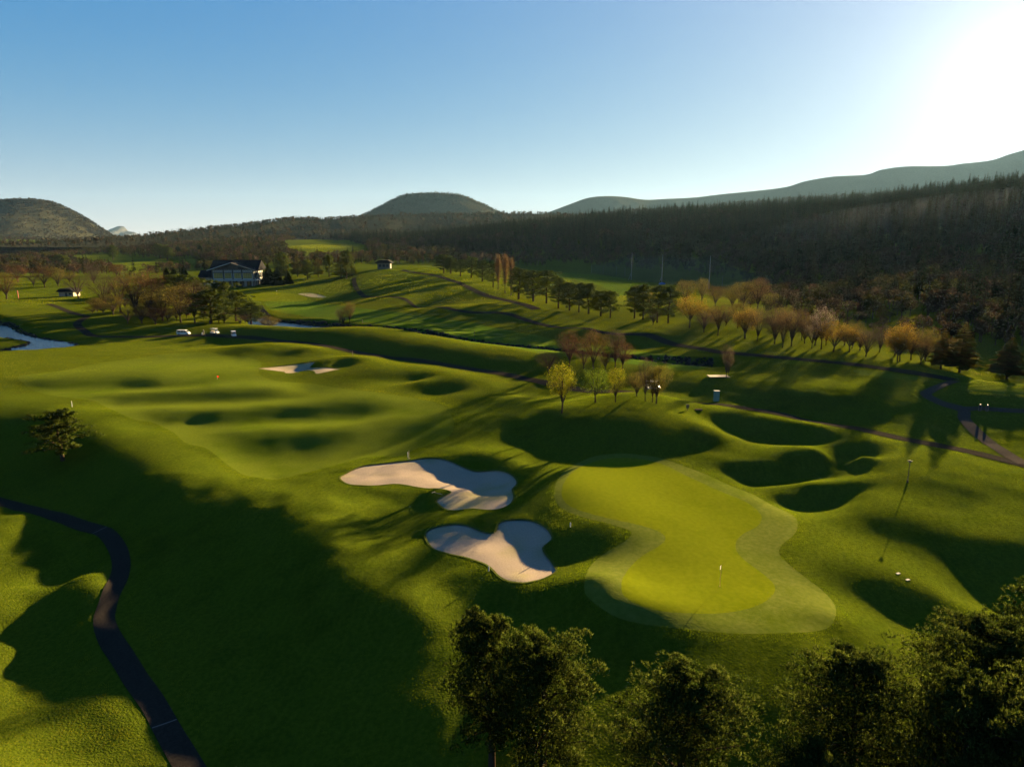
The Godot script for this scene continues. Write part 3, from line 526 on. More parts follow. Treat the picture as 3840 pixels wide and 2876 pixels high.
func build_ground() -> void:
	near_h = survey(NX0, NZ0, ND, NW, NH)
	far_h = survey(FX0, FZ0, FD, FW, FH)
	bumps.seed = 5
	bumps.frequency = 0.16
	bumps.fractal_octaves = 3
	patch_noise.seed = 11
	patch_noise.frequency = 0.035
	patch_noise.fractal_octaves = 4
	patch_fine.seed = 23
	patch_fine.frequency = 0.22
	patch_fine.fractal_octaves = 3
	var stream := along(STREAM, 2.0)
	var pond := along(POND, 2.0, true)
	xs = spaced(-78.0, 100.0, 0.8, 1.045, -9000.0, 1.045, 9000.0)
	zs = spaced(-152.0, -30.0, 0.8, 1.02, -9500.0, 1.15, 350.0)
	var w := xs.size()
	var hh := zs.size()
	hs.resize(w * hh)
	ns.resize(w * hh)
	var smooth_parts := [along(GREEN, 2.0, true), along(COLLAR, 2.0, true)]
	var pond_box := Rect2(pond[0], Vector2.ZERO)
	for p in pond: pond_box = pond_box.expand(p)
	pond_box = pond_box.grow(8)
	var pool := along(POND_RIGHT, 2.0, true)
	var pool_box := Rect2(pool[0], Vector2.ZERO)
	for p in pool: pool_box = pool_box.expand(p)
	pool_box = pool_box.grow(8)
	for j in hh:
		var z := zs[j]
		for i in w:
			var x := xs[i]
			var h := 0.0
			var far := maxf(maxf(absf(x) - 1500.0, -z - 2100.0), z - 150.0)
			if far < 900.0:
				h = lay(clampf(x, -1560, 1560), clampf(z, -2160, 200))
			h = lerpf(h, 20.0, smoothstep(0.0, 900.0, far))
			if far < 0:
				var rough := 0.10
				if z > -115 and x > -5 and x < 52: rough = 0.02
				elif z > -98 and z < -36 and x < -4: rough = 0.17
				elif z < -98 and z > -190 and x < -5 and x > -110: rough = 0.035
				h += rough * bumps.get_noise_2d(x, z) + rough * 1.6 * bumps.get_noise_2d(x * 0.33 + 70.0, z * 0.33)
				if z < -600: h += 3.0 * bumps.get_noise_2d(x * 0.06, z * 0.06)
			if x > -130 and x < 60 and z < -135 and z > -310:
				var d := dist_line(Vector2(x, z), stream)
				if d < 6.5: h = lerpf(h, -2.2, 1.0 - smoothstep(2.6, 6.2, d))
			if pool_box.has_point(Vector2(x, z)):
				var q := Vector2(x, z)
				var d := dist_line(q, pool)
				if Geometry2D.is_point_in_polygon(q, pool): d = -d
				h = lerpf(h, -2.4, 1.0 - smoothstep(-1.5, 2.5, d))
			if pond_box.has_point(Vector2(x, z)):
				var q := Vector2(x, z)
				var d := dist_line(q, pond)
				if Geometry2D.is_point_in_polygon(q, pond): d = -d
				h = lerpf(h, -2.6, 1.0 - smoothstep(-2.0, 3.0, d))
			hs[j * w + i] = h
	for j in hh:
		var a := maxi(j - 1, 0)
		var b := mini(j + 1, hh - 1)
		for i in w:
			var c := maxi(i - 1, 0)
			var d := mini(i + 1, w - 1)
			ns[j * w + i] = Vector3(-(hs[j * w + d] - hs[j * w + c]) / (xs[d] - xs[c]), 1.0, -(hs[b * w + i] - hs[a * w + i]) / (zs[b] - zs[a])).normalized()
	# which cells belong to a mown surface or a bunker
	owner_of.resize((w - 1) * (hh - 1))
	owner_of.fill(-1)
	var border := {}
	for s in surfaces.size():
		var box: Rect2 = surfaces[s].box
		var poly: PackedVector2Array = surfaces[s].poly
		for j in range(cell_at(zs, box.position.y), cell_at(zs, box.end.y) + 1):
			for i in range(cell_at(xs, box.position.x), cell_at(xs, box.end.x) + 1):
				if Geometry2D.is_point_in_polygon(Vector2((xs[i] + xs[i + 1]) / 2, (zs[j] + zs[j + 1]) / 2), poly):
					owner_of[j * (w - 1) + i] = s
		for k in poly.size():
			var a := poly[k]
			var b := poly[(k + 1) % poly.size()]
			for t in 9:
				var p := a.lerp(b, t / 8.0)
				border[cell_at(zs, p.y) * (w - 1) + cell_at(xs, p.x)] = true
	for key in border: owner_of[key] = -2
	var soups: Array[Soup] = [base_soup]
	for s in surfaces: soups.append(s.soup)
	var places: Array[PackedInt32Array] = []
	for s in soups.size():
		var e := PackedInt32Array()
		e.resize(w * hh)
		e.fill(-1)
		places.append(e)
	for j in hh - 1:
		for i in w - 1:
			var o := owner_of[j * (w - 1) + i]
			if o == -2: continue
			var soup := soups[o + 1]
			var seen := places[o + 1]
			var q := [0, 0, 0, 0]
			for k in 4:
				var at := (j + k / 2) * w + i + k % 2
				if seen[at] < 0:
					seen[at] = soup.v.size()
					var x := xs[i + k % 2]
					var z := zs[j + k / 2]
					soup.v.append(Vector3(x, hs[at] - (surfaces[o].drop if o >= 0 else 0.0), z))
					soup.n.append(ns[at])
					soup.c.append(tone_at(x, z, o))
				q[k] = seen[at]
			places[o + 1] = seen
			soup.i.append_array(PackedInt32Array([q[0], q[1], q[2], q[1], q[3], q[2]]))
	for key in border:
		var i: int = key % (w - 1)
		var j: int = key / (w - 1)
		var rem: Array[PackedVector2Array] = [PackedVector2Array([Vector2(xs[i], zs[j]), Vector2(xs[i + 1], zs[j]), Vector2(xs[i + 1], zs[j + 1]), Vector2(xs[i], zs[j + 1])])]
		var cell := Rect2(xs[i], zs[j], xs[i + 1] - xs[i], zs[j + 1] - zs[j])
		for s in range(surfaces.size() - 1, -1, -1):
			if not surfaces[s].box.intersects(cell): continue
			var left: Array[PackedVector2Array] = []
			for r in rem:
				for piece in Geometry2D.intersect_polygons(r, surfaces[s].poly): emit(piece, s)
				for piece in Geometry2D.clip_polygons(r, surfaces[s].poly): left.append(piece)
			rem = left
		for r in rem: emit(r, -1)

func ribbon(called: String, points: Array, width: float, mat: Material, label: String, lift := 0.05) -> void:
	var line := along(points, 1.2)
	var s := Soup.new()
	var n := line.size()
	var cols := 5
	for k in n:
		var dir := (line[mini(k + 1, n - 1)] - line[maxi(k - 1, 0)]).normalized()
		var side := Vector2(-dir.y, dir.x)
		for c in cols + 2:
			var t := clampf((c - 1.0) / (cols - 1) * 2.0 - 1.0, -1, 1)
			var p := line[k] + side * t * width / 2
			var y := ground(p.x, p.y) + (lift if c > 0 and c <= cols else -0.15)
			s.v.append(Vector3(p.x, y, p.y))
			s.n.append(slope(p.x, p.y))
			var e := patch_fine.get_noise_2d(p.x * 1.7, p.y * 1.7)
			s.c.append(Color(1 + 0.2 * e, 1 + 0.2 * e, 1 + 0.2 * e))
	var row := cols + 2
	for k in n - 1:
		for c in row - 1:
			var a := k * row + c
			s.i.append_array(PackedInt32Array([a, a + row, a + 1, a + 1, a + row, a + row + 1]))
	struct(called, s.mesh(), mat, label)

func rim(poly: PackedVector2Array, drop: float) -> ArrayMesh:
	var s := Soup.new()
	var n := poly.size()
	for k in n:
		var a := poly[k]
		var b := poly[(k + 1) % n]
		var m := (b - a).normalized()
		var o := Vector2(m.y, -m.x)
		var c := Color(0.9 + 0.3 * patch_fine.get_noise_2d(a.x * 3, a.y * 3), 1, 1)
		# a turf edge that overhangs the sand a little
		var a1 := on(a.x, a.y, 0.035)
		var b1 := on(b.x, b.y, 0.035)
		s.quad(a1, b1, on(b.x, b.y, -drop - 0.05), on(a.x, a.y, -drop - 0.05), c)
		s.quad(on(a.x + o.x * 0.25, a.y + o.y * 0.25, 0.0), on(b.x + o.x * 0.25, b.y + o.y * 0.25, 0.0), b1, a1, c)
	return s.mesh()

# ---------------------------------------------------------------- trees
func around(d: Vector3, spread: float, turn: float) -> Vector3:
	var x := d.cross(Vector3.RIGHT if absf(d.x) < 0.8 else Vector3.BACK).normalized()
	var y := d.cross(x)
	return (d * cos(spread) + (x * cos(turn) + y * sin(turn)) * sin(spread)).normalized()

func needle_tuft(s: Soup, p: Vector3, out: Vector3, size: float, col: Color, count: int) -> void:
	for k in count:
		var d := (out + Vector3(rng.randfn(), rng.randfn() + 0.35, rng.randfn()) * 0.75).normalized()
		var side := d.cross(Vector3(rng.randfn(), rng.randfn(), rng.randfn())).normalized() * size * 0.13
		var k2 := rng.randf_range(0.85, 1.15)
		var c := Color(col.r * k2, col.g * k2, col.b * k2)
		var nn := (d * 0.3 + out + Vector3.UP * 0.3).normalized()
		s.tri(p - side, p + side, p + d * size * rng.randf_range(0.7, 1.2), nn, nn, nn, c)

func pine(seed_: int, height: float, radius: float, clear: float, limbs: int, pads: int, tufts: int, size: float, flat: float) -> Array:
	# a pine with whorled limbs that carry pads of needles: [wood, needles]
	rng.seed = seed_
	var wood := Soup.new()
	var green := Soup.new()
	var bark := lin(0.075, 0.052, 0.036)
	var spine: Array[Vector3] = []
	var lean := Vector3(rng.randf_range(-0.06, 0.06), 0, rng.randf_range(-0.06, 0.06))
	for k in 9:
		var t := k / 8.0
		spine.append(Vector3(0, height * 0.97 * t, 0) + lean * height * t * t + Vector3(sin(t * 5 + seed_), 0, cos(t * 4 + seed_)) * 0.02 * height * t)
	for k in 8:
		wood.tube(spine[k], spine[k + 1], height * 0.026 * (1.0 - k / 8.6) + 0.02, height * 0.026 * (1.0 - (k + 1) / 8.6) + 0.02, bark, 7)
	for l in limbs:
		var t := clear + (1.0 - clear) * pow((l + rng.randf()) / limbs, 0.9)
		var at := spine[0].lerp(spine[8], 0.0)
		var fk := t * 8.0
		at = spine[int(minf(fk, 7.0))].lerp(spine[int(minf(fk, 7.0)) + 1], fk - int(minf(fk, 7.0)))
		var rel := (t - clear) / (1.0 - clear)
		var reach := radius * (0.35 + 0.65 * pow(sin(PI * clampf(0.22 + rel * 0.74, 0, 1)), 0.8)) * rng.randf_range(0.7, 1.12)
		if rel > 0.85: reach *= 0.75
		var az := l * 2.39996 + rng.randf_range(-0.4, 0.4)
		var dir := Vector3(cos(az), rng.randf_range(0.05, 0.4) + rel * 0.5, sin(az)).normalized()
		var tip := at + dir * reach
		var mid := at.lerp(tip, 0.55) + Vector3(0, rng.randf_range(-0.04, 0.10) * reach, 0)
		wood.tube(at, mid, height * 0.009 * (1.2 - rel), height * 0.006 * (1.2 - rel), bark, 4)
		wood.tube(mid, tip, height * 0.006 * (1.2 - rel), height * 0.002, bark, 4)
		for q in pads:
			var u := rng.randf_range(0.35, 1.05)
			var c := at.lerp(mid, u / 0.55) if u < 0.55 else mid.lerp(tip, (u - 0.55) / 0.45)
			c += Vector3(rng.randfn(), rng.randfn() * 0.5, rng.randfn()) * reach * 0.16
			var pr := reach * rng.randf_range(0.13, 0.24)
			var tone := rng.randf()
			for b in tufts:
				var o := Vector3(rng.randfn(), rng.randfn(), rng.randfn()).normalized() * pr * rng.randf_range(0.75, 1.1)
				if o.y < -0.3 * pr: o.y = -o.y
				o.y *= flat
				var col := lin(0.050, 0.082, 0.016).lerp(lin(0.125, 0.145, 0.028), clampf(tone * 0.6 + rng.randf() * 0.5, 0, 1))
				needle_tuft(green, c + o, (o + Vector3.UP * pr * 0.6).normalized(), size, col, 5)
	return measured(wood, green)

func broadleaf(seed_: int, height: float, radius: float, clear: float, sprays: int, forks: int, tones: Array, leaf: float, leaves: int, upright: float, bark: Color) -> Array:
	# limbs fork from a short trunk and fan out to fill the crown; twigs and leaves make the crown: [wood, crown, size]
	rng.seed = seed_
	var wood := Soup.new()
	var crown := Soup.new()
	var c := Vector3(0, height * (0.5 + clear * 0.5), 0)
	var half := Vector3(radius, height * (0.5 - clear * 0.5), radius)
	var fork := Vector3(rng.randf_range(-0.02, 0.02), clear * rng.randf_range(0.55, 0.8), rng.randf_range(-0.02, 0.02)) * height
	wood.tube(Vector3(0, -0.2, 0), fork * 0.5, height * 0.026, height * 0.021, bark, 7)
	wood.tube(fork * 0.5, fork, height * 0.021, height * 0.018, bark, 7)
	# lobes make the outline uneven
	var lobes: Array[Vector3] = []
	for k in 9: lobes.append(Vector3(rng.randfn(), rng.randfn() * 0.7 + 0.25, rng.randfn()).normalized())
	var nodes: Array[Vector3] = []
	for k in forks:
		var az := k * 2.39996 + rng.randf_range(-0.3, 0.3)
		var lift := rng.randf_range(-0.15, 0.95)
		var out := Vector3(cos(az) * sqrt(maxf(0.05, 1.0 - lift * lift)), lift, sin(az) * sqrt(maxf(0.05, 1.0 - lift * lift)))
		var tip := c + out * half * rng.randf_range(0.6, 0.85)
		var knee := fork.lerp(tip, 0.45) + Vector3(0, height * 0.06 * upright, 0) - Vector3(out.x, 0, out.z) * radius * 0.10 * upright
		wood.tube(fork, knee, height * 0.012, height * 0.007, bark, 5)
		wood.tube(knee, tip, height * 0.007, height * 0.002, bark, 4)
		for t in 4:
			nodes.append(fork.lerp(knee, 0.4 + 0.15 * t))
			nodes.append(knee.lerp(tip, 0.25 * (t + 1)))
		for q in 4:
			var from := knee.lerp(tip, rng.randf_range(0.0, 0.7))
			var to := from + (around(out, rng.randf_range(0.3, 0.9), rng.randf() * TAU).slerp(Vector3.UP, upright * 0.3)) * half.length() * rng.randf_range(0.15, 0.32)
			wood.tube(from, to, height * 0.004, height * 0.0012, bark, 3)
			nodes.append(from.lerp(to, 0.5))
			nodes.append(to)
	for k in sprays:
		var d := Vector3(rng.randfn(), rng.randfn(), rng.randfn()).normalized()
		var bulge := 0.0
		for l in lobes: bulge = maxf(bulge, d.dot(l))
		var p := c + d * half * pow(rng.randf_range(0.1, 1.0), 0.38) * (0.62 + 0.42 * smoothstep(0.5, 1.0, bulge))
		if p.y < c.y and upright > 0.3: p = Vector3(p.x * (0.55 + 0.45 * (p.y - c.y + half.y) / half.y), p.y, p.z * (0.55 + 0.45 * (p.y - c.y + half.y) / half.y))
		var best := nodes[0]
		var near_ := 1e9
		for n in nodes:
			var q := n.distance_squared_to(p)
			if q < near_ and n.y < p.y + height * 0.08:
				near_ = q
				best = n
		var side := (p - best).cross(Vector3(rng.randfn(), rng.randfn(), rng.randfn())).normalized() * height * 0.0022
		var nn := side.cross(p - best).normalized()
		var tone: Color = tones[rng.randi() % tones.size()]
		crown.tri(best - side, best + side, p, nn, nn, nn, bark.lerp(tone, 0.45))
		var grow := (p - best).normalized().slerp(Vector3.UP, 0.25 + 0.4 * upright)
		var reach := height * 0.055
		for j in leaves:
			var a := p + Vector3(rng.randfn(), rng.randfn(), rng.randfn()) * reach * 0.75
			var dir := (grow + Vector3(rng.randfn(), rng.randfn(), rng.randfn()) * 0.6).normalized()
			var g := rng.randf_range(0.7, 1.3)
			var col := Color(tone.r * g, tone.g * g, tone.b * g)
			var f := dir.cross(Vector3(rng.randfn(), rng.randfn(), rng.randfn())).normalized() * leaf * 0.5
			var nn2 := (f.cross(dir).normalized() * 0.6 + (a - c).normalized() * 0.6 + Vector3.UP * 0.2).normalized()
			crown.tri(a - f, a + f, a + dir * leaf * rng.randf_range(1.0, 2.2), nn2, nn2, nn2, col)
	return measured(wood, crown)

func conifer(seed_: int, height: float, radius: float, clear: float, tiers: int, fronds: int, tones: Array, droop: float, ragged: float) -> Array:
	# a conical tree of drooping fronds: [wood, crown]
	rng.seed = seed_
	var wood := Soup.new()
	var crown := Soup.new()
	wood.tube(Vector3(0, -0.2, 0), Vector3(0, height * 0.95, 0), height * 0.018, height * 0.003, lin(0.07, 0.05, 0.035), 5)
	for t in tiers:
		var rel := (t + 0.5) / tiers
		for f in fronds:
			var u := clampf(rel + rng.randf_range(-0.5, 0.5) / tiers, 0, 1)
			var y := height * (clear + (1.0 - clear) * u)
			var reach := radius * (pow(1.0 - u, 0.75) + 0.05) * rng.randf_range(1.0 - ragged, 1.1)
			var az := TAU * (f + rng.randf()) / fronds + t
			var o := Vector3(cos(az), 0, sin(az))
			var side := Vector3(-sin(az), 0, cos(az)) * reach * rng.randf_range(0.22, 0.4)
			var a := Vector3(0, y, 0) + o * reach * 0.1
			var m := Vector3(0, y - droop * reach * 0.2, 0) + o * reach * 0.6
			var b := Vector3(0, y - droop * reach, 0) + o * reach
			var col: Color = tones[rng.randi() % tones.size()]
			var g := rng.randf_range(0.7, 1.3)
			col = Color(col.r * g, col.g * g, col.b * g)
			var nn := (Vector3.UP + o * 0.6).normalized()
			crown.tri(a, m + side, m - side * 0.8, nn, nn, nn, col)
			crown.tri(m + side, b, m - side * 0.8, nn, nn, nn, col)
	return measured(wood, crown)

func puff(seed_: int, height: float, radius: float, count: int, leaf: float, tones: Array) -> Array:
	# a round-headed tree seen from afar: [wood, crown]
	rng.seed = seed_
	var wood := Soup.new()
	var crown := Soup.new()
	var bark := lin(0.09, 0.07, 0.055)
	wood.tube(Vector3(0, -0.3, 0), Vector3(0, height * 0.45, 0), height * 0.022, height * 0.014, bark, 5)
	for k in 7:
		var az := k * 2.4
		wood.tube(Vector3(0, height * rng.randf_range(0.22, 0.45), 0), Vector3(cos(az) * radius * 0.6, height * rng.randf_range(0.6, 0.9), sin(az) * radius * 0.6), height * 0.010, height * 0.002, bark, 3)
	var lumps := []
	for k in 11:
		var d := Vector3(rng.randfn(), rng.randfn(), rng.randfn()).normalized()
		lumps.append([Vector3(d.x * radius * 0.58, height * 0.62 + d.y * height * 0.22, d.z * radius * 0.58), radius * rng.randf_range(0.28, 0.5)])
	for k in count:
		var l: Array = lumps[k % 11]
		var d := Vector3(rng.randfn(), rng.randfn(), rng.randfn()).normalized()
		var o: Vector3 = l[0] + d * l[1] * pow(rng.randf(), 0.4) * Vector3(1, 0.85, 1)
		var a := Vector3(rng.randfn(), rng.randfn() + 0.5, rng.randfn()).normalized() * leaf * rng.randf_range(0.6, 1.4)
		var f := a.cross(Vector3(rng.randfn(), rng.randfn(), rng.randfn())).normalized() * leaf * 0.4
		var col: Color = tones[rng.randi() % tones.size()]
		var g := rng.randf_range(0.7, 1.3)
		var nn := (d + Vector3.UP * 0.4).normalized()
		crown.tri(o - f, o + f, o + a, nn, nn, nn, Color(col.r * g, col.g * g, col.b * g))
	return measured(wood, crown)

func measured(wood: Soup, crown: Soup) -> Array:
	# the two meshes with the height and crown radius they came out at
	var y := []
	var r := []
	for v in crown.v:
		y.append(v.y)
		r.append(Vector2(v.x, v.z).length())
	y.sort()
	r.sort()
	return [wood.mesh(), crown.mesh(), Vector2(y[int(y.size() * 0.985)], r[int(r.size() * 0.95)])]

var planted := PackedVector2Array()

func plant(called: String, kind: Array, x: float, z: float, height: float, width: float, of: Vector2, label: String, group: String, bark: Material, leaf: Material, turn := -1.0, category := "tree") -> Node3D:
	# kind: [wood, crown] made at the size "of" (height, radius)
	var o := thing(called, on(x, z, -0.05), label, category, group, turn if turn >= 0 else fmod(x * 7.3 + z * 3.1, TAU))
	of = kind[2]
	var sy := height / of.x
	var sx := (width / of.y) if width > 0 else sy
	var scale_ := Vector3(sx, sy, sx)
	var w := part("trunk", kind[0], bark, o)
	w.scale = scale_
	var c := part("crown", kind[1], leaf, o)
	c.scale = scale_
	planted.append(Vector2(x, z))
	return o

func ordinal(n: int) -> String:
	var words := ["first", "second", "third", "fourth", "fifth", "sixth", "seventh", "eighth", "ninth", "tenth", "eleventh", "twelfth", "thirteenth", "fourteenth", "fifteenth", "sixteenth", "seventeenth", "eighteenth", "nineteenth", "twentieth"]
	return words[n] if n < words.size() else "%dth" % (n + 1)

func scatter(called: String, m: Mesh, mat: Material, places: Array, tints: Array, label: String) -> void:
	if places.is_empty(): return
	var mm := MultiMesh.new()
	mm.transform_format = MultiMesh.TRANSFORM_3D
	mm.use_colors = true
	mm.mesh = m
	mm.instance_count = places.size()
	for k in places.size():
		mm.set_instance_transform(k, places[k])
		mm.set_instance_color(k, tints[k])
	var o := MultiMeshInstance3D.new()
	o.name = numbered(called)
	o.multimesh = mm
	o.material_override = mat
	add_child(o)
	o.set_meta("kind", "stuff")
	o.set_meta("label", label)

func merged(kind: Array) -> ArrayMesh:
	# wood and crown of a far tree as one mesh, coloured by its vertices
	var s := Soup.new()
	for m in kind.slice(0, 2):
		var a: Array = m.surface_get_arrays(0)
		var k := s.v.size()
		s.v.append_array(a[Mesh.ARRAY_VERTEX])
		s.n.append_array(a[Mesh.ARRAY_NORMAL])
		s.c.append_array(a[Mesh.ARRAY_COLOR])
		for i in a[Mesh.ARRAY_INDEX]: s.i.append(i + k)
	return s.mesh()

func mountain(called: String, profile: Array, dist: float, front: float, back: float, mat: Material, rough: float, foot: float, label: String) -> Callable:
	# a long hill: a crest line at that distance, falling to the plain on both sides
	var line := PackedVector2Array()
	for k in range(0, profile.size(), 2): line.append(Vector2(profile[k], profile[k + 1]))
	var fine := PackedVector2Array()
	for k in line.size() - 1:
		for t in 8:
			fine.append(line[k].cubic_interpolate(line[k + 1], line[maxi(k - 1, 0)], line[mini(k + 2, line.size() - 1)], t / 8.0))
	fine.append(line[line.size() - 1])
	var f := FastNoiseLite.new()
	f.seed = int(dist)
	f.frequency = 0.004
	f.fractal_octaves = 5
	f.fractal_type = FastNoiseLite.FRACTAL_RIDGED
	var height := func(i: int, t: float) -> float:
		# t: -1 front foot, 0 crest, 1 back foot
		var c := fine[i].y
		var s := 1.0 - absf(t)
		s = s * s * (3 - 2 * s) * 0.25 + s * 0.75
		var e := rough * (f.get_noise_2d(fine[i].x, t * front) - 0.3) * s * clampf(absf(t) * 1.6, 0, 1)
		return lerpf(foot, c, s) + e * (c - foot)
	var rows := 36
	var s := Soup.new()
	for r in rows + 1:
		var t := -1.0 + 2.0 * r / rows
		for i in fine.size():
			s.v.append(Vector3(fine[i].x, height.call(i, t), -dist + (-t * front if t < 0 else -t * back)))
			var e := f.get_noise_2d(fine[i].x * 3.0, t * front * 3.0)
			s.c.append(Color(1, 1, 1).lerp(Color(1.5, 1.25, 1.15), clampf(e + 0.2, 0, 1)))
			s.n.append(Vector3.UP)
	var n := fine.size()
	for r in rows:
		for i in n - 1:
			var a := r * n + i
			s.i.append_array(PackedInt32Array([a, a + n, a + 1, a + 1, a + n, a + n + 1]))
	for r in rows + 1:
		for i in n:
			var a := s.v[r * n + maxi(i - 1, 0)]
			var b := s.v[r * n + mini(i + 1, n - 1)]
			var c := s.v[maxi(r - 1, 0) * n + i]
			var d := s.v[mini(r + 1, rows) * n + i]
			var m := (b - a).cross(d - c)
			s.n[r * n + i] = (m if m.y > 0 else -m).normalized()
	var o := struct(called, s.mesh(), mat, label)
	return func(u: float, t: float) -> Vector3:
		var i := clampf(u, 0, 0.999) * (n - 1)
		var k := int(i)
		return Vector3(lerpf(fine[k].x, fine[k + 1].x, i - k), lerpf(height.call(k, t), height.call(k + 1, t), i - k), -dist + (-t * front if t < 0 else -t * back))

# ---------------------------------------------------------------- light and air
func sky_image(sun: Vector3) -> ImageTexture:
	var w := 512
	var h := 256
	var im := Image.create(w, h, false, Image.FORMAT_RGBF)
	for r in h:
		var el := (0.5 - (r + 0.5) / h) * PI
		for c in w:
			var az := ((c + 0.5) / w - 0.25) * TAU
			var d := Vector3(cos(az) * cos(el), sin(el), sin(az) * cos(el))
			var e := maxf(rad_to_deg(el), 0.0)
			var g := rad_to_deg(acos(clampf(d.dot(sun), -1, 1)))
			var col := Vector3(0.012 + 0.76 * exp(-e / 5.6), 0.19 + 0.54 * exp(-e / 8.5), 0.54 + 0.12 * exp(-e / 12.0))
			col = col.lerp(Vector3(0.022, 0.11, 0.34), smoothstep(16.0, 75.0, e))
			var glow := exp(-g / 22.0)
			col += Vector3(0.60, 0.50, 0.36) * glow + Vector3(0.24, 0.22, 0.20) * exp(-g / 8.0) + Vector3(0.6, 0.56, 0.5) * exp(-g / 3.5)
			col /= EXPOSURE
			im.set_pixel(c, r, Color(col.x, col.y, col.z))
	return ImageTexture.create_from_image(im)

func light_and_air() -> void:
	var cam := Camera3D.new()
	cam.name = "camera"
	cam.fov = 58.56
	cam.near = 0.5
	cam.far = 30000.0
	cam.position = Vector3(0, 33, 0)
	cam.rotation_degrees = Vector3(-11.8, 0, 0)
	cam.current = true
	add_child(cam)
	var az := deg_to_rad(SUN_AZIMUTH)
	var el := deg_to_rad(SUN_HEIGHT)
	var to_sun := Vector3(sin(az) * cos(el), sin(el), -cos(az) * cos(el))
	var sky := Sky.new()
	var pano := PanoramaSkyMaterial.new()
	pano.panorama = sky_image(to_sun)
	sky.sky_material = pano
	var env := Environment.new()
	env.background_mode = Environment.BG_SKY
	env.sky = sky
	env.tonemap_mode = Environment.TONE_MAPPER_LINEAR
	env.tonemap_exposure = EXPOSURE
	env.sdfgi_enabled = true
	env.ssao_enabled = true
	env.ssil_enabled = true
	env.volumetric_fog_enabled = true
	env.volumetric_fog_density = FOG
	env.volumetric_fog_anisotropy = 0.35
	env.volumetric_fog_albedo = Color(0.60, 0.80, 1.0)
	# thin haze that hangs over the wooded hillside on the right
	var mist := FogVolume.new()
	mist.name = "hillside_haze"
	mist.shape = RenderingServer.FOG_VOLUME_SHAPE_ELLIPSOID
	mist.size = Vector3(1250, 170, 1000)
	mist.position = Vector3(800, 10, -600)
	var mm := FogMaterial.new()
	mm.density = 0.0004
	mm.albedo = Color(0.92, 0.96, 1.0)
	mist.material = mm
	mist.set_meta("kind", "stuff")
	mist.set_meta("label", "thin sunlit haze over the wooded hillside on the right")
	add_child(mist)
	var we := WorldEnvironment.new()
	we.name = "surroundings"
	we.environment = env
	add_child(we)
	var sun := DirectionalLight3D.new()
	sun.name = "sun"
	sun.light_energy = 1.6
	sun.light_color = Color(1.0, 0.86, 0.62)
	sun.light_angular_distance = 0.55
	sun.shadow_enabled = true
	sun.basis = Basis.looking_at(-to_sun)
	add_child(sun)

# ---------------------------------------------------------------- the place
func _ready() -> void:
	light_and_air()
	materials()
	add_surface("far_fairway", FAR_PLAY_A, lin(1.0, 1.0, 1.0))
	add_surface("far_fairway", FAR_PLAY_B, lin(1.15, 1.0, 1.0))
	add_surface("driving_range", RANGE, lin(0.8, 1.0, 1.1))
	add_surface("fairway", FAIRWAY_FAR, lin(0.80, 1.05, 2.6))
	add_surface("fairway", FAIRWAY, lin(1.0, 1.0, 1.0))
	add_surface("tee", TEE_NEAR, lin(1.5, 1.4, 3.0))
	add_surface("tee", TEE_MID, lin(1.5, 1.4, 3.0))
	add_surface("tee", TEE_LAMP, lin(1.5, 1.4, 3.0))
	add_surface("green_collar", COLLAR, lin(1, 1, 1))
	add_surface("putting_green", GREEN, lin(1, 1, 1))
	add_surface("putting_green", GREEN_FAR, lin(1, 1, 1))
	for b in [BUNKER_A, BUNKER_B, BUNKER_C, BUNKER_D]: add_surface("sand_bunker", b, lin(1, 1, 1), 0.14)
	build_ground()
	var mats := {"far_fairway": M.fairway, "driving_range": M.fairway, "fairway": M.fairway, "tee": M.fairway, "green_collar": M.collar, "putting_green": M.green, "sand_bunker": M.sand}
	struct("ground", base_soup.mesh(), M.rough)
	var bunker := 0
	var bunker_names := ["large sand bunker left of the putting green", "heart shaped sand bunker in front of the putting green", "small sand bunker beyond the rolling fairway", "sand bunker beside the far putting green"]
	for s in surfaces:
		if s.soup.v.is_empty(): continue
		if s.called == "sand_bunker":
			var o := Node3D.new()
			o.name = numbered("sand_bunker")
			add_child(o)
			o.set_meta("kind", "structure")
			o.set_meta("label", bunker_names[bunker])
			bunker += 1
			part("sand", s.soup.mesh(), M.sand, o)
			part("turf_lip", rim(s.poly, 0.14), M.lip, o)
		else:
			struct(s.called, s.soup.mesh(), mats[s.called])
	ribbon("cart_path", PATH_VALLEY, 1.95, M.asphalt, "asphalt cart path winding through the shaded valley in front")
	ribbon("cart_path", PATH_MIDDLE, 2.8, M.asphalt, "asphalt cart path running behind the tree mound below the stream bank", 0.07)
	ribbon("cart_path", PATH_FAR, 2.6, M.asphalt, "cart path along the far side of the long fairway", 0.12)
	ribbon("cart_path", PATH_FORK, 1.9, M.concrete, "pale cart path forking down at the right", 0.08)
	ribbon("cart_path", PATH_RIGHT, 1.5, M.concrete, "pale cart path leading off past the two posts", 0.10)
	ribbon("cart_path", PATH_RIDGE, 4.0, M.asphalt, "dark cart path below the pine row", 0.12)
	path_lines()
	water()
	mountains()
	trees()
	forest()
	grass()
	things()
	clubhouse()

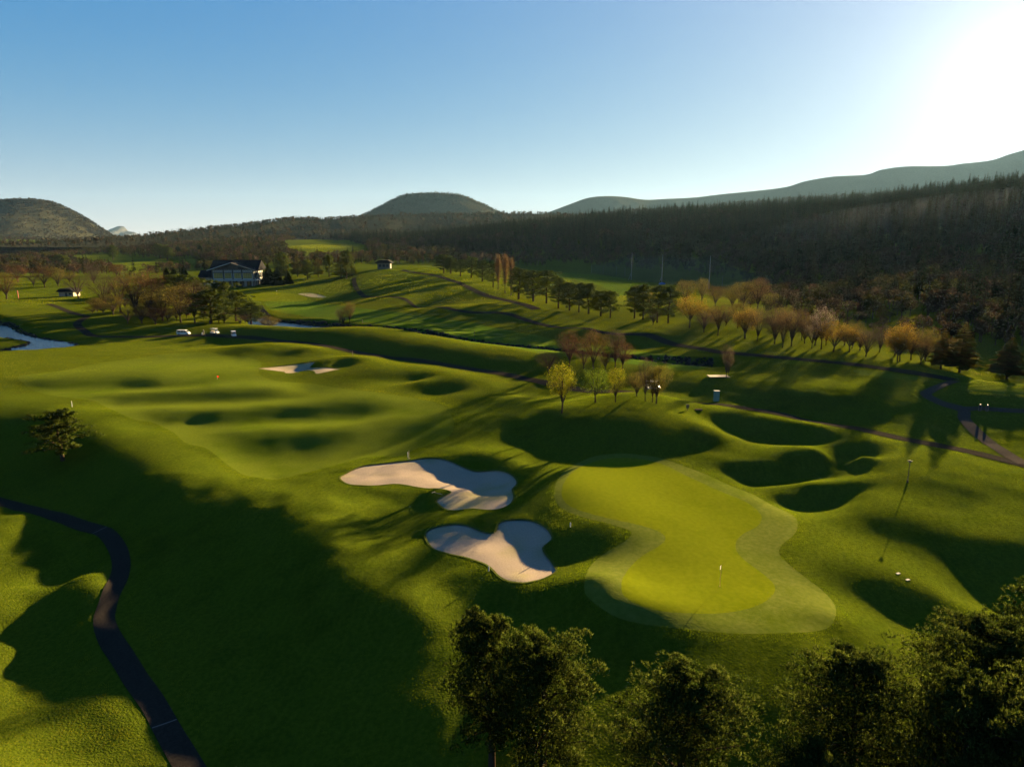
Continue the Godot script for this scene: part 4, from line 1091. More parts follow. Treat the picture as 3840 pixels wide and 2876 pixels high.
func materials() -> void:
	M.rough = turf(lin(0.042, 0.064, 0.004), lin(0.108, 0.130, 0.011), lin(0.070, 0.098, 0.006), 7.0, 3, 0.0, Color.WHITE, 0.5)
	M.fairway = turf(lin(0.072, 0.104, 0.008), lin(0.122, 0.148, 0.017), lin(0.095, 0.126, 0.011), 6.0, 4, 0.0, Color.WHITE, 0.2)
	M.collar = turf(lin(0.090, 0.118, 0.014), lin(0.150, 0.168, 0.034), lin(0.118, 0.144, 0.022), 8.0, 5, 0.0, Color.WHITE, 0.2)
	M.green = turf(lin(0.115, 0.146, 0.004), lin(0.160, 0.184, 0.009), lin(0.136, 0.164, 0.006), 9.0, 6, 0.0, Color.WHITE, 0.1)
	M.sand = turf(lin(0.36, 0.29, 0.215), lin(0.50, 0.415, 0.32), lin(0.43, 0.35, 0.265), 3.0, 8, 0.0, Color.WHITE, 1.2)
	M.lip = turf(lin(0.06, 0.08, 0.012), lin(0.14, 0.13, 0.03), lin(0.10, 0.11, 0.02), 2.0, 9, 0.0, Color.WHITE, 0.5)
	M.asphalt = turf(lin(0.024, 0.021, 0.017), lin(0.050, 0.044, 0.036), lin(0.036, 0.031, 0.026), 4.0, 12, 0.0, Color.WHITE, 0.3)
	M.concrete = turf(lin(0.048, 0.042, 0.035), lin(0.090, 0.078, 0.066), lin(0.068, 0.059, 0.050), 4.0, 13, 0.0, Color.WHITE, 0.3)
	M.woods = turf(lin(0.030, 0.036, 0.017), lin(0.085, 0.070, 0.044), lin(0.052, 0.052, 0.028), 160.0, 14, 0.0, Color.WHITE, 1.0)
	M.rockface = turf(lin(0.05, 0.055, 0.06), lin(0.14, 0.14, 0.14), lin(0.09, 0.095, 0.10), 900.0, 15, 0.0, Color.WHITE, 1.0)
	M.bark = foliage(Color.BLACK)
	M.bark.backlight_enabled = false
	M.blades = foliage(lin(0.96, 1.0, 0.9))
	M.blades.specular_mode = BaseMaterial3D.SPECULAR_DISABLED
	M.blades.albedo_color = Color(BLADE, BLADE, BLADE).linear_to_srgb()
	M.needles = foliage(lin(0.32, 0.42, 0.18))
	M.leaves = foliage(lin(0.85, 0.9, 0.5))
	M.twigs = foliage(lin(0.7, 0.6, 0.5))
	M.forest = foliage(lin(0.25, 0.25, 0.15))
	M.sand.albedo_color = Color(0.68, 0.68, 0.68).linear_to_srgb()
	M.water = paint(0.02, 0.035, 0.045, 0.06)
	M.water.metallic_specular = 0.6
	M.water.normal_enabled = true
	M.water.normal_texture = bump(256, 0.03, 61)
	M.water.normal_scale = 0.5
	M.water.uv1_triplanar = true
	M.water.uv1_world_triplanar = true
	M.water.uv1_scale = Vector3.ONE / 4.0
	M.stone = paint(0.045, 0.043, 0.042, 0.9)
	M.white = paint(0.55, 0.55, 0.54, 0.4)
	M.black = paint(0.02, 0.02, 0.022, 0.5)
	M.glass = paint(0.03, 0.04, 0.05, 0.05)
	M.glass.metallic_specular = 0.8
	M.steel = paint(0.12, 0.125, 0.13, 0.7, 0.2)
	M.wood = paint(0.10, 0.065, 0.04, 0.8)
	M.timber = paint(0.028, 0.024, 0.024, 0.7)
	M.plaster = paint(0.42, 0.41, 0.38, 0.85)
	M.slate = paint(0.014, 0.014, 0.016, 0.95)
	M.slate.metallic_specular = 0.1
	M.red = paint(0.45, 0.05, 0.04, 0.5)
	M.cabinet = paint(0.10, 0.20, 0.17, 0.5)
	M.cream = paint(0.34, 0.27, 0.19, 0.85)
	M.blue = paint(0.03, 0.12, 0.40, 0.6)

func water() -> void:
	var line := along(STREAM, 3.0)
	var s := Soup.new()
	for k in line.size():
		var dir := (line[mini(k + 1, line.size() - 1)] - line[maxi(k - 1, 0)]).normalized()
		var side := Vector2(-dir.y, dir.x) * 5.6
		for e in [-1.0, 1.0]:
			var p: Vector2 = line[k] + side * e
			s.v.append(Vector3(p.x, -0.9, p.y))
			s.n.append(Vector3.UP)
			s.c.append(Color.WHITE)
	for k in line.size() - 1:
		s.i.append_array(PackedInt32Array([2 * k, 2 * k + 2, 2 * k + 1, 2 * k + 1, 2 * k + 2, 2 * k + 3]))
	struct("stream_water", s.mesh(), M.water)
	var p := along(POND, 3.0, true)
	var grown := Geometry2D.offset_polygon(p, 1.6)
	var q: PackedVector2Array = grown[0]
	var idx := Geometry2D.triangulate_polygon(q)
	var t := Soup.new()
	for v in q:
		t.v.append(Vector3(v.x, -1.25, v.y))
		t.n.append(Vector3.UP)
		t.c.append(Color.WHITE)
	t.i = idx
	struct("pond_water", t.mesh(), M.water)
	var pool := Geometry2D.offset_polygon(along(POND_RIGHT, 3.0, true), 1.5)[0]
	var u := Soup.new()
	for v in pool:
		u.v.append(Vector3(v.x, -0.88, v.y))
		u.n.append(Vector3.UP)
		u.c.append(Color.WHITE)
	u.i = Geometry2D.triangulate_polygon(pool)
	struct("pool_water", u.mesh(), M.water)
	# dry stone along the banks
	rng.seed = 77
	var stone := Soup.new()
	var hull: Array[Vector3] = []
	for k in 14:
		var d := Vector3(rng.randfn(), rng.randfn(), rng.randfn()).normalized()
		hull.append(d * rng.randf_range(0.75, 1.05))
	# a blocky boulder from a squashed, jittered cube sphere
	var ball := SphereMesh.new()
	ball.radial_segments = 7
	ball.rings = 3
	ball.radius = 0.5
	ball.height = 0.8
	var arr := ball.get_mesh_arrays()
	var vv: PackedVector3Array = arr[Mesh.ARRAY_VERTEX]
	var ii: PackedInt32Array = arr[Mesh.ARRAY_INDEX]
	var shape := func(v: Vector3) -> Vector3:
		return v * (1.0 + 0.25 * sin(v.x * 9.0 + v.y * 5.0) + 0.2 * cos(v.z * 11.0))
	for k in range(0, ii.size(), 3):
		stone.flat_tri(shape.call(vv[ii[k]]), shape.call(vv[ii[k + 1]]), shape.call(vv[ii[k + 2]]), lin(0.05, 0.047, 0.045))
	var places := []
	var tints := []
	var walls := [[line, 4.6, 3], [p, 0.6, 2]]
	for wall in walls:
		var l: PackedVector2Array = wall[0]
		for k in l.size() - 1:
			var dir := (l[k + 1] - l[k])
			var side := Vector2(-dir.y, dir.x).normalized()
			for e in ([-1.0, 1.0] if wall[2] == 3 else [1.0]):
				for n in 10 * wall[2]:
					var o: Vector2 = l[k] + dir * rng.randf() + side * e * (wall[1] + rng.randf_range(-1.6, 1.2))
					var size := rng.randf_range(0.45, 1.15)
					var b := Basis.from_euler(Vector3(rng.randf() * 6, rng.randf() * 6, rng.randf() * 6)).scaled(Vector3.ONE * size)
					places.append(Transform3D(b, on(o.x, o.y, rng.randf_range(-0.1, 0.25))))
					var g := rng.randf_range(0.6, 1.7)
					tints.append(Color(g, g * 0.97, g * 0.93))
	scatter("bank_stones", stone.mesh(), M.forest, places, tints, "dark dry stone walling along the water's edge")

func mountains() -> void:
	var tree_a := merged(conifer(901, 14.0, 3.6, 0.05, 5, 6, [lin(0.026, 0.042, 0.018), lin(0.040, 0.054, 0.022)], 0.5, 0.3))
	var tree_b := merged(puff(902, 11.0, 5.0, 60, 2.6, [lin(0.066, 0.055, 0.038), lin(0.056, 0.058, 0.026), lin(0.080, 0.060, 0.040)]))
	var far := []
	far.append([mountain("wooded_ridge", RIDGE_MID, 1900.0, 700.0, 900.0, M.woods, 0.25, 22.0, "low wooded ridge behind the far fairways"), 4600, 0.7])
	far.append([mountain("mountain", MOUNTAIN_LEFT, 3200.0, 900.0, 260.0, M.woods, 0.22, 0.0, "broad brown mountain on the left horizon"), 6500, 0.1])
	far.append([mountain("mountain", MOUNTAIN_DOME, 3600.0, 800.0, 900.0, M.woods, 0.15, 10.0, "dome shaped wooded mountain in the middle"), 5200, 0.75])
	far.append([mountain("wooded_ridge", RIDGE_RIGHT, 2600.0, 800.0, 1200.0, M.woods, 0.2, 25.0, "wooded ridge behind the forest on the right"), 4600, 0.85])
	mountain("mountain_range", MOUNTAIN_RANGE, 5200.0, 1500.0, 2500.0, M.woods, 0.15, 10.0, "long hazy mountain range rising to the right")
	mountain("mountain", PEAK_FAR, 11000.0, 900.0, 300.0, M.rockface, 0.3, 0.0, "distant blue craggy peak beside the left mountain")
	rng.seed = 31
	var pa := []; var ta := []; var pb := []; var tb := []
	for f in far:
		for k in f[1]:
			var t := rng.randf_range(-1.0, 0.06)
			if rng.randf() < 0.25: t = rng.randf_range(-0.12, 0.03)
			var at: Vector3 = f[0].call(rng.randf(), t)
			var s := rng.randf_range(0.5, 0.9)
			var x := Transform3D(Basis(Vector3.UP, rng.randf() * TAU).scaled(Vector3(s, s * rng.randf_range(0.8, 1.2), s)), at - Vector3(0, 1, 0))
			var g := rng.randf_range(0.75, 1.3)
			if rng.randf() < f[2]:
				pa.append(x); ta.append(Color(g, g, g))
			else:
				pb.append(x); tb.append(Color(g, g, g))
	scatter("distant_conifers", tree_a, M.forest, pa, ta, "dark conifers covering the distant ridges and mountains")
	scatter("distant_woods", tree_b, M.forest, pb, tb, "leafless brown woodland covering the distant slopes")

func trees() -> void:
	# -- kinds
	var front := [pine(1, 12, 4, 0.20, 50, 10, 40, 0.21, 0.65), pine(2, 10.5, 4.4, 0.12, 54, 10, 40, 0.21, 0.7), pine(3, 11, 4.6, 0.05, 58, 10, 40, 0.21, 0.75)]
	var mid := [pine(11, 12, 4.0, 0.18, 34, 7, 16, 0.45, 0.5), pine(12, 12, 4.0, 0.12, 38, 7, 16, 0.45, 0.55), pine(13, 12, 4.2, 0.22, 32, 7, 16, 0.45, 0.45)]
	var red := [lin(0.145, 0.083, 0.052), lin(0.110, 0.068, 0.048), lin(0.17, 0.092, 0.046)]
	var grey := [lin(0.13, 0.10, 0.075), lin(0.10, 0.08, 0.06), lin(0.15, 0.12, 0.08)]
	var amber := [lin(0.19, 0.125, 0.042), lin(0.15, 0.105, 0.042), lin(0.12, 0.085, 0.038)]
	var gold := [lin(0.38, 0.27, 0.045), lin(0.30, 0.23, 0.038), lin(0.34, 0.20, 0.04)]
	var fresh := [lin(0.34, 0.36, 0.022), lin(0.26, 0.31, 0.024), lin(0.42, 0.40, 0.026)]
	var lime := [lin(0.18, 0.28, 0.028), lin(0.15, 0.24, 0.026), lin(0.24, 0.32, 0.032)]
	var olive := [lin(0.20, 0.18, 0.042), lin(0.24, 0.21, 0.042), lin(0.15, 0.14, 0.04)]
	var blossom := [lin(0.42, 0.38, 0.36), lin(0.25, 0.20, 0.16), lin(0.15, 0.11, 0.08)]
	var bark := lin(0.075, 0.058, 0.048)
	var k_red := [broadleaf(21, 9, 4.2, 0.22, 430, 13, red, 0.095, 11, 0.6, bark), broadleaf(22, 9, 4.2, 0.2, 430, 13, red, 0.095, 11, 0.6, bark)]
	var k_grey := [broadleaf(23, 9, 4.2, 0.22, 400, 14, grey, 0.07, 11, 0.65, bark), broadleaf(24, 9, 4.2, 0.2, 400, 14, grey, 0.07, 11, 0.6, bark)]
	var k_amber := [broadleaf(25, 9, 4.2, 0.2, 430, 13, amber, 0.10, 11, 0.6, bark), broadleaf(26, 9, 4.4, 0.26, 430, 13, amber, 0.10, 11, 0.4, bark)]
	var k_gold := [broadleaf(27, 8, 4.0, 0.3, 380, 11, gold, 0.13, 11, 0.25, bark), broadleaf(28, 8, 4.0, 0.3, 380, 11, gold, 0.13, 11, 0.3, bark)]
	var k_fresh := [broadleaf(29, 8, 3.2, 0.26, 300, 10, fresh, 0.12, 12, 0.45, bark), broadleaf(30, 7, 3.2, 0.24, 300, 11, fresh, 0.12, 11, 0.4, bark)]
	var k_lime := [broadleaf(31, 7, 3.2, 0.26, 330, 10, lime, 0.12, 11, 0.3, bark)]
	var k_olive := [broadleaf(32, 7, 3.2, 0.14, 420, 14, olive, 0.09, 11, 0.6, bark), broadleaf(33, 7, 3.4, 0.2, 420, 14, olive, 0.09, 11, 0.5, bark)]
	var k_blossom := [broadleaf(34, 9, 4.2, 0.28, 400, 12, blossom, 0.11, 10, 0.35, bark)]
	var k_larch := [conifer(41, 11, 3.0, 0.14, 36, 11, [lin(0.30, 0.21, 0.06), lin(0.24, 0.20, 0.06), lin(0.19, 0.20, 0.055)], 0.12, 0.6), conifer(42, 11, 3.0, 0.12, 36, 11, [lin(0.24, 0.24, 0.06), lin(0.30, 0.23, 0.07)], 0.10, 0.6)]
	var k_spruce := [conifer(43, 12, 3.6, 0.04, 20, 14, [lin(0.025, 0.040, 0.018), lin(0.038, 0.052, 0.022)], 0.45, 0.35)]
	var k_poplar := [broadleaf(35, 17, 2.2, 0.08, 500, 12, [lin(0.20, 0.13, 0.06), lin(0.16, 0.10, 0.05)], 0.18, 10, 1.0, bark)]
	# -- the pines in front
	var names := ["tall open crowned pine at the bottom centre, left of its round neighbour", "round crowned pine beside the tall pine at the bottom centre", "broad bushy pine below the front of the putting green", "pointed bushy pine below the right end of the collar", "tall pine in the bottom right thicket, its tip below the white stones", "tallest pine at the bottom right edge of the picture", "low pine in front of the bottom right thicket", "low pine in the bottom right corner", "small pine top at the bottom edge, right of the bushy pine"]
	var which := [0, 1, 2, 2, 1, 0, 1, 2, 2]
	var sizes := [Vector2(12, 4), Vector2(10.5, 4.4), Vector2(11, 4.6)]
	for k in T_FRONT.size():
		var t: Array = T_FRONT[k]
		plant("pine_tree", front[which[k]], t[0], t[1], t[2] * 0.97, t[3] * 0.88, sizes[which[k]], names[k], "pines in the foreground", M.bark, M.needles)
	var t: Array = T_LONE[0]
	plant("pine_tree", mid[0], t[0], t[1], t[2], t[3], Vector2(12, 4.0), "lone pine on the shaded slope at the left", "", M.bark, M.needles)
	# -- on the mound
	var mound := [["young_tree", k_fresh[0], Vector2(8, 3.2), "yellow leaved slender tree at the left end of the mound", M.leaves], ["young_tree", k_lime[0], Vector2(7, 3.2), "fresh green tree on the mound, right of the yellow one", M.leaves], ["young_tree", k_fresh[1], Vector2(7, 3.2), "small yellow green tree on the crest of the mound", M.leaves], ["young_tree", k_olive[0], Vector2(7, 3.2), "low straw coloured bushy tree on the mound", M.twigs], ["young_tree", k_grey[0], Vector2(9, 4.2), "tall thin bare tree among the mound trees", M.twigs], ["young_tree", k_olive[1], Vector2(7, 3.4), "olive tree between the bare one and the broad one on the mound", M.twigs], ["young_tree", k_olive[1], Vector2(7, 3.4), "broad olive yellow tree at the right end of the mound", M.leaves]]
	for k in T_MOUND.size():
		var q: Array = T_MOUND[k]
		plant("young_tree", mound[k][1], q[0], q[1], q[2], q[3], mound[k][2], mound[k][3], "trees on the mound behind the green", M.bark, mound[k][4])
	var autumn := [[k_grey[1], "low wide bare tree at the left of the russet clump"], [k_red[0], "dark red budding tree in the russet clump"], [k_amber[0], "orange brown tree, tallest of the russet clump"], [k_grey[0], "grey leafless tree at the back of the russet clump"], [k_red[1], "reddish tree at the right of the russet clump"], [k_red[1], "small reddish tree in the middle of the russet clump"], [k_amber[1], "small brown tree at the front of the russet clump"]]
	for k in T_AUTUMN.size():
		var q: Array = T_AUTUMN[k]
		plant("budding_tree", autumn[k][0], q[0], q[1], q[2], q[3], Vector2(9, 4.4 if k == 6 else 4.2), autumn[k][1], "russet clump on the stream bank", M.bark, M.twigs)
	var by_stream := ["leafless tree on the far stream bank, middle of three", "reddish tree on the far stream bank, right of three", "smallest leafless tree on the far stream bank, left of three"]
	for k in T_STREAM.size():
		var q: Array = T_STREAM[k]
		plant("bare_tree", [k_grey[0], k_red[0], k_grey[1]][k], q[0], q[1], q[2], q[3], Vector2(9, 4.2), by_stream[k], "three trees on the stream bank", M.bark, M.twigs)
	for k in T_DECK.size():
		var q: Array = T_DECK[k]
		plant("bare_tree", k_grey[k], q[0], q[1], q[2], q[3], Vector2(9, 4.2), ["thin bare tree beside the wooden deck", "smaller bare tree behind the deck tree"][k], "", M.bark, M.twigs)
	# -- the cherry row on the right
	var row: Array = T_CHERRY + T_CHERRY2
	var looks := [1, 2, 0, 3, 2, 3, 0, 1, 3, 0, 5, 5, 2, 2, 0, 2, 2, 2, 3]
	for k in row.size():
		var q: Array = row[k]
		var kind: Array = [k_grey, k_grey, k_gold, k_amber, k_red, k_blossom][looks[k]]
		var tone: String = ["greyish bare", "greyish bare", "golden", "amber brown", "reddish", "white blossoming"][looks[k]]
		plant("cherry_tree", kind[k % kind.size()], q[0] + 1.2 * sin(k * 2.1), q[1] + 1.8 * cos(k * 1.7), q[2] * (0.78 + 0.42 * fmod(k * 0.618, 1.0)), q[3] * (0.9 + 0.6 * fmod(k * 0.414, 1.0)), Vector2(8 if looks[k] == 2 else 9, 4.0 if looks[k] == 2 else 4.2), "%s tree, %s from the left in the row below the forest" % [tone, ordinal(k)], "row of trees below the forest", M.bark, M.leaves if looks[k] == 2 else M.twigs)
	# a second, looser rank behind it
	rng.seed = 515
	var rank := []
	for k in 22:
		var f := (k + rng.randf_range(-0.3, 0.3)) / 21.0 * (row.size() - 1)
		var a: Array = row[int(clampf(f, 0, row.size() - 2))]
		var b: Array = row[int(clampf(f, 0, row.size() - 2)) + 1]
		var p := Vector2(a[0], a[1]).lerp(Vector2(b[0], b[1]), f - floorf(f)) + Vector2(0.8, -0.6) * rng.randf_range(6.0, 15.0)
		rank.append([p.x, p.y, rng.randf_range(4.5, 8.5), rng.randf_range(2.4, 4.2), rng.randi() % 5])
	for k in rank.size():
		var q: Array = rank[k]
		var kind: Array = [k_grey[0], k_olive[0], k_amber[1], k_olive[1], k_grey[1]][q[4]]
		plant("bushy_tree", kind, q[0], q[1], q[2], q[3], Vector2(9, 4.2), "%s bushy tree from the left in the rank behind the tree row" % ordinal(k), "bushy rank behind the tree row", M.bark, M.twigs)
	for k in T_LARCH.size():
		var q: Array = T_LARCH[k]
		plant("larch_tree", k_larch[k % 2], q[0], q[1], q[2], q[3], Vector2(11, 3.0), ["brownish larch beside the taller larch at the right", "tallest larch at the right, beyond the path fork", "larch standing alone near the right edge by the pale tee"][k], "larches at the right", M.bark, M.leaves)
	row = T_PINEROW + T_PINEROW2
	for k in row.size():
		var q: Array = row[k]
		plant("pine_tree", mid[k % 3], q[0], q[1], q[2] * (0.92 + 0.16 * fmod(k * 0.618, 1.0)), q[3] * 1.35, Vector2(12, 4.0), "%s pine from the far left end of the long pine row" % ordinal(k), "pine row along the far path", M.bark, M.needles)
	for k in T_POPLAR.size():
		var q: Array = T_POPLAR[k]
		plant("poplar_tree", k_poplar[0], q[0], q[1], q[2], q[3], Vector2(17, 2.2), ["left of three slim poplars behind the pine row", "middle of three slim poplars behind the pine row", "right of three slim poplars behind the pine row"][k], "slim poplars", M.bark, M.twigs)
	for k in T_BEHIND.size():
		var q: Array = T_BEHIND[k]
		var kind: Array = k_olive[k % 2] if k % 3 else k_amber[0]
		plant("bushy_tree", kind, q[0], q[1], q[2], q[3], Vector2(7, 3.3) if k % 3 else Vector2(9, 4.2), "%s bushy tree from the left in front of the dark forest" % ordinal(k), "bushy trees in front of the forest", M.bark, M.twigs)
	for k in T_CLUMP_PINE.size():
		var q: Array = T_CLUMP_PINE[k]
		plant("pine_tree", mid[(k + 1) % 3], q[0], q[1], q[2] * 1.05, q[3] * 1.25, Vector2(12, 4.0), "%s in the clump behind the van and carts" % ["pine with a bare forked trunk", "pine at the right of the reeds", "rightmost pine by the water", "tall pine near the clubhouse", "tall pine at the back", "broad pine on the right", "dark pine at the middle back", "leftmost pine"][k], "pines in the clump behind the carts", M.bark, M.needles)
	for k in T_CLUMP_BARE.size():
		var q: Array = T_CLUMP_BARE[k]
		var kind: Array = [k_grey[0], k_grey[1], k_amber[0], k_red[0], k_olive[0], k_olive[1], k_grey[1], k_olive[1], k_grey[0], k_red[1], k_grey[1]][k]
		plant("bare_tree" if k < 7 else "shrub", kind, q[0], q[1], q[2] * 1.05, q[3] * 1.35, Vector2(7, 3.3) if k in [4, 5, 7] else Vector2(9, 4.2), "%s %s from the left in the clump behind the carts" % [ordinal(k if k < 7 else k - 7), "leafless tree" if k < 7 else "low shrub"], "leafless trees in the clump", M.bark, M.twigs, -1.0, "tree" if k < 7 else "shrub")
	rng.seed = 616
	for k in 30:
		var f := rng.randf()
		var x := lerpf(-190.0, -100.0, f) + rng.randf_range(-6, 6)
		var z := lerpf(-312.0, -262.0, f) + rng.randf_range(-16, 6)
		var kind: Array = [k_grey[0], k_olive[0], k_red[1], k_olive[1], k_grey[1], k_amber[0]][rng.randi() % 6]
		plant("shrub", kind, x, z, rng.randf_range(3.0, 7.0), rng.randf_range(2.8, 4.6), Vector2(9, 4.2), "low shrub under the trees of the clump behind the carts", "undergrowth of the clump behind the carts", M.bark, M.twigs, -1.0, "shrub")
	for k in T_LEFT_BARE.size():
		var q: Array = T_LEFT_BARE[k]
		var kind: Array = [k_grey[0], k_amber[0], k_grey[1], k_red[0], k_olive[0]][k % 5]
		var said: Array = ["spreading leafless tree beside the pavilion", "large russet tree at the left edge by the red post", "small tree in the far left group, first", "tree in the far left group, second", "tree in the far left group, third", "leafless tree below the far fairway", "small pale tree on the far fairway", "russet tree cut off by the left edge", "reddish tree behind the far left group", "small olive tree behind the pavilion", "lone tree left of the far fairway"]
		plant("bare_tree", kind, q[0], q[1], q[2], q[3], Vector2(7, 3.3) if k % 5 == 4 else Vector2(9, 4.2), said[k], "trees at the left", M.bark, M.twigs)
	for k in T_SPRUCE.size():
		var q: Array = T_SPRUCE[k]
		var said: Array = ["left of three dark spruces by the clubhouse", "middle of three dark spruces by the clubhouse", "right of three dark spruces by the clubhouse", "broad dark tree on the far fairway", "second broad dark tree on the far fairway", "dark pointed tree on the far fairway", "dark tree at the left of the far fairway", "dark tree right of the far fairway", "dark tree in the far left woods"]
		plant("spruce_tree", k_spruce[0] if k in [0, 1, 2, 5, 7] else mid[k % 3], q[0], q[1], q[2], q[3], Vector2(12, 3.6) if k in [0, 1, 2, 5, 7] else Vector2(12, 4.0), said[k], "dark evergreens at the left", M.bark, M.needles)
	for k in T_CLUB.size():
		var q: Array = T_CLUB[k]
		var kind: Array = k_spruce[0] if k in [0, 1, 10, 11] else (k_larch[k % 2] if k % 2 else mid[k % 3])
		plant("spruce_tree" if k in [0, 1, 10, 11] else "tall_tree", kind, q[0], q[1], q[2], q[3], Vector2(12, 3.6) if k in [0, 1, 10, 11] else (Vector2(11, 3.0) if k % 2 else Vector2(12, 4.0)), "%s tree of the group right of the clubhouse" % ordinal(k), "trees right of the clubhouse", M.bark, M.needles)

func forest() -> void:
	rng.seed = 404
	var ca := merged(conifer(51, 18, 3.4, 0.10, 15, 9, [lin(0.020, 0.034, 0.014), lin(0.032, 0.046, 0.019), lin(0.026, 0.036, 0.018)], 0.45, 0.4))
	var cb := merged(conifer(52, 18, 3.0, 0.25, 15, 9, [lin(0.026, 0.040, 0.016), lin(0.040, 0.050, 0.020)], 0.35, 0.5))
	var pa := merged(puff(53, 13, 5.2, 420, 0.75, [lin(0.060, 0.047, 0.034), lin(0.045, 0.037, 0.028), lin(0.075, 0.055, 0.036)]))
	var pb := merged(puff(54, 13, 5.0, 420, 0.75, [lin(0.048, 0.052, 0.018), lin(0.062, 0.062, 0.022), lin(0.036, 0.043, 0.016)]))
	var kinds := [ca, cb, pa, pb]
	var places := [[], [], [], []]
	var tints := [[], [], [], []]
	var mix := FastNoiseLite.new()
	mix.seed = 9
	mix.frequency = 0.008
	var foot := along([430, -120, 190, -152, 132, -176, 108, -200, 95, -230, 90, -265, 104, -312, 135, -365, 150, -440, 118, -560, 40, -672, -60, -785, -150, -905], 10.0)
	var put := func(k: int, x: float, z: float, s: float, g: float) -> void:
		var b := Basis(Vector3.UP, rng.randf() * TAU).scaled(Vector3(s * rng.randf_range(0.85, 1.2), s * rng.randf_range(0.85, 1.2), s * rng.randf_range(0.85, 1.2)))
		places[k].append(Transform3D(b, on(x, z, -0.3)))
		tints[k].append(Color(g * rng.randf_range(0.9, 1.15), g, g * rng.randf_range(0.85, 1.1)))
	# the wooded hill on the right
	var made := 0
	for n in 90000:
		if made > 17000: break
		var x := rng.randf_range(-500, 1000)
		var z := rng.randf_range(-1500, -60)
		# right of the foot line?
		var side := false
		for k in foot.size() - 1:
			var a := foot[k]
			var b := foot[k + 1]
			if z <= a.y and z > b.y:
				side = x > lerpf(a.x, b.x, (a.y - z) / maxf(a.y - b.y, 0.01))
				break
		if z < -905: side = x > -150 + (z + 905) * 0.45
		if not side or z > -128: continue
		var d := Vector2(x, z).length()
		if d > 1450: continue
		if x / -z > 0.95: continue
		if rng.randf() > clampf(900.0 / d, 0.35, 1.0): continue
		made += 1
		var inland := clampf(dist_line(Vector2(x, z), foot) / 70.0, 0.0, 1.0)
		var up := smoothstep(8.0, 45.0, ground(x, z)) * inland
		var m := mix.get_noise_2d(x, z) + up * 0.7 - 0.25 + rng.randf_range(-0.35, 0.35)
		if m > 0.0 and inland > 0.3: put.call(0 if rng.randf() < 0.6 else 1, x, z, rng.randf_range(0.7, 1.2), rng.randf_range(0.8, 1.3))
		else: put.call(2 if rng.randf() < 0.62 else 3, x, z, rng.randf_range(0.65, 1.1) * lerpf(0.42, 1.0, inland), rng.randf_range(0.7, 1.3))
	# woods on the plain behind the clubhouse and at the left, with the fairways left open
	made = 0
	var open_a := along(FAR_PLAY_A, 20.0, true)
	var open_b := along(FAR_PLAY_B, 20.0, true)
	for n in 60000:
		if made > 9000: break
		var z := rng.randf_range(-1500, -400)
		var x := rng.randf_range(-0.95, 0.05) * -z
		var p := Vector2(x, z)
		if Geometry2D.is_point_in_polygon(p, open_a) or Geometry2D.is_point_in_polygon(p, open_b): continue
		var keep := smoothstep(-0.12, 0.12, mix.get_noise_2d(x * 0.7 + 300, z * 1.4) + smoothstep(500.0, 1000.0, -z) * 0.5 - 0.13)
		if z > -520 and x > -330: keep *= smoothstep(-480.0, -530.0, z)
		if z > -640 and x / z > 0.34 and x / z < 0.66: keep *= 0.2
		if x > -130 and z > -640: keep = 0.0
		if rng.randf() > keep: continue
		made += 1
		var m := mix.get_noise_2d(x * 1.3, z * 1.3 + 900) + rng.randf_range(-0.3, 0.3)
		if m > 0.02: put.call(1 if rng.randf() < 0.5 else 3, x, z, rng.randf_range(0.45, 0.8), rng.randf_range(0.8, 1.3))
		else: put.call(2 if rng.randf() < 0.7 else 3, x, z, rng.randf_range(0.5, 0.85), rng.randf_range(0.8, 1.5))
	for n in 5200:
		var z := rng.randf_range(-2900, -1450)
		var x := rng.randf_range(-0.95, -0.1) * -z
		put.call([1, 2, 2, 3][rng.randi() % 4], x, z, rng.randf_range(0.6, 1.0), rng.randf_range(0.8, 1.4))
	var names := ["forest_conifers", "forest_firs", "forest_bare_trees", "forest_broadleaves"]
	var said := ["dense dark conifers of the forest on the right hillside", "slender dark firs through the forest and the woods", "leafless brownish trees massed in the forest and the left woods", "olive green trees massed in the forest and the left woods"]
	for k in 4: scatter(names[k], kinds[k], M.forest, places[k], tints[k], said[k])
	print("forest ", places[0].size(), " ", places[1].size(), " ", places[2].size(), " ", places[3].size())

func path_lines() -> void:
	# two pale joints across the valley path
	var m := paint(0.09, 0.085, 0.08, 0.9)
	var line := along(PATH_VALLEY, 1.2)
	for k in 2:
		var at: Vector2 = [Vector2(AT_JOINTS[0][0], AT_JOINTS[0][1]), Vector2(AT_JOINTS[1][0], AT_JOINTS[1][1])][k]
		var best := 0
		for n in line.size():
			if line[n].distance_to(at) < line[best].distance_to(at): best = n
		var dir := (line[best + 1] - line[best - 1]).normalized()
		var side := Vector2(-dir.y, dir.x)
		var s := Soup.new()
		for t in 8:
			var a := line[best] + side * (-0.93 + 1.86 * t / 8.0)
			var b := line[best] + side * (-0.93 + 1.86 * (t + 1) / 8.0)
			var w := dir * 0.06
			s.quad(on(a.x - w.x, a.y - w.y, 0.062), on(b.x - w.x, b.y - w.y, 0.062), on(b.x + w.x, b.y + w.y, 0.062), on(a.x + w.x, a.y + w.y, 0.062), Color.WHITE)
		struct("path_joint", s.mesh(), m, ["pale joint across the path at its bend", "pale joint across the path near the bottom edge"][k])

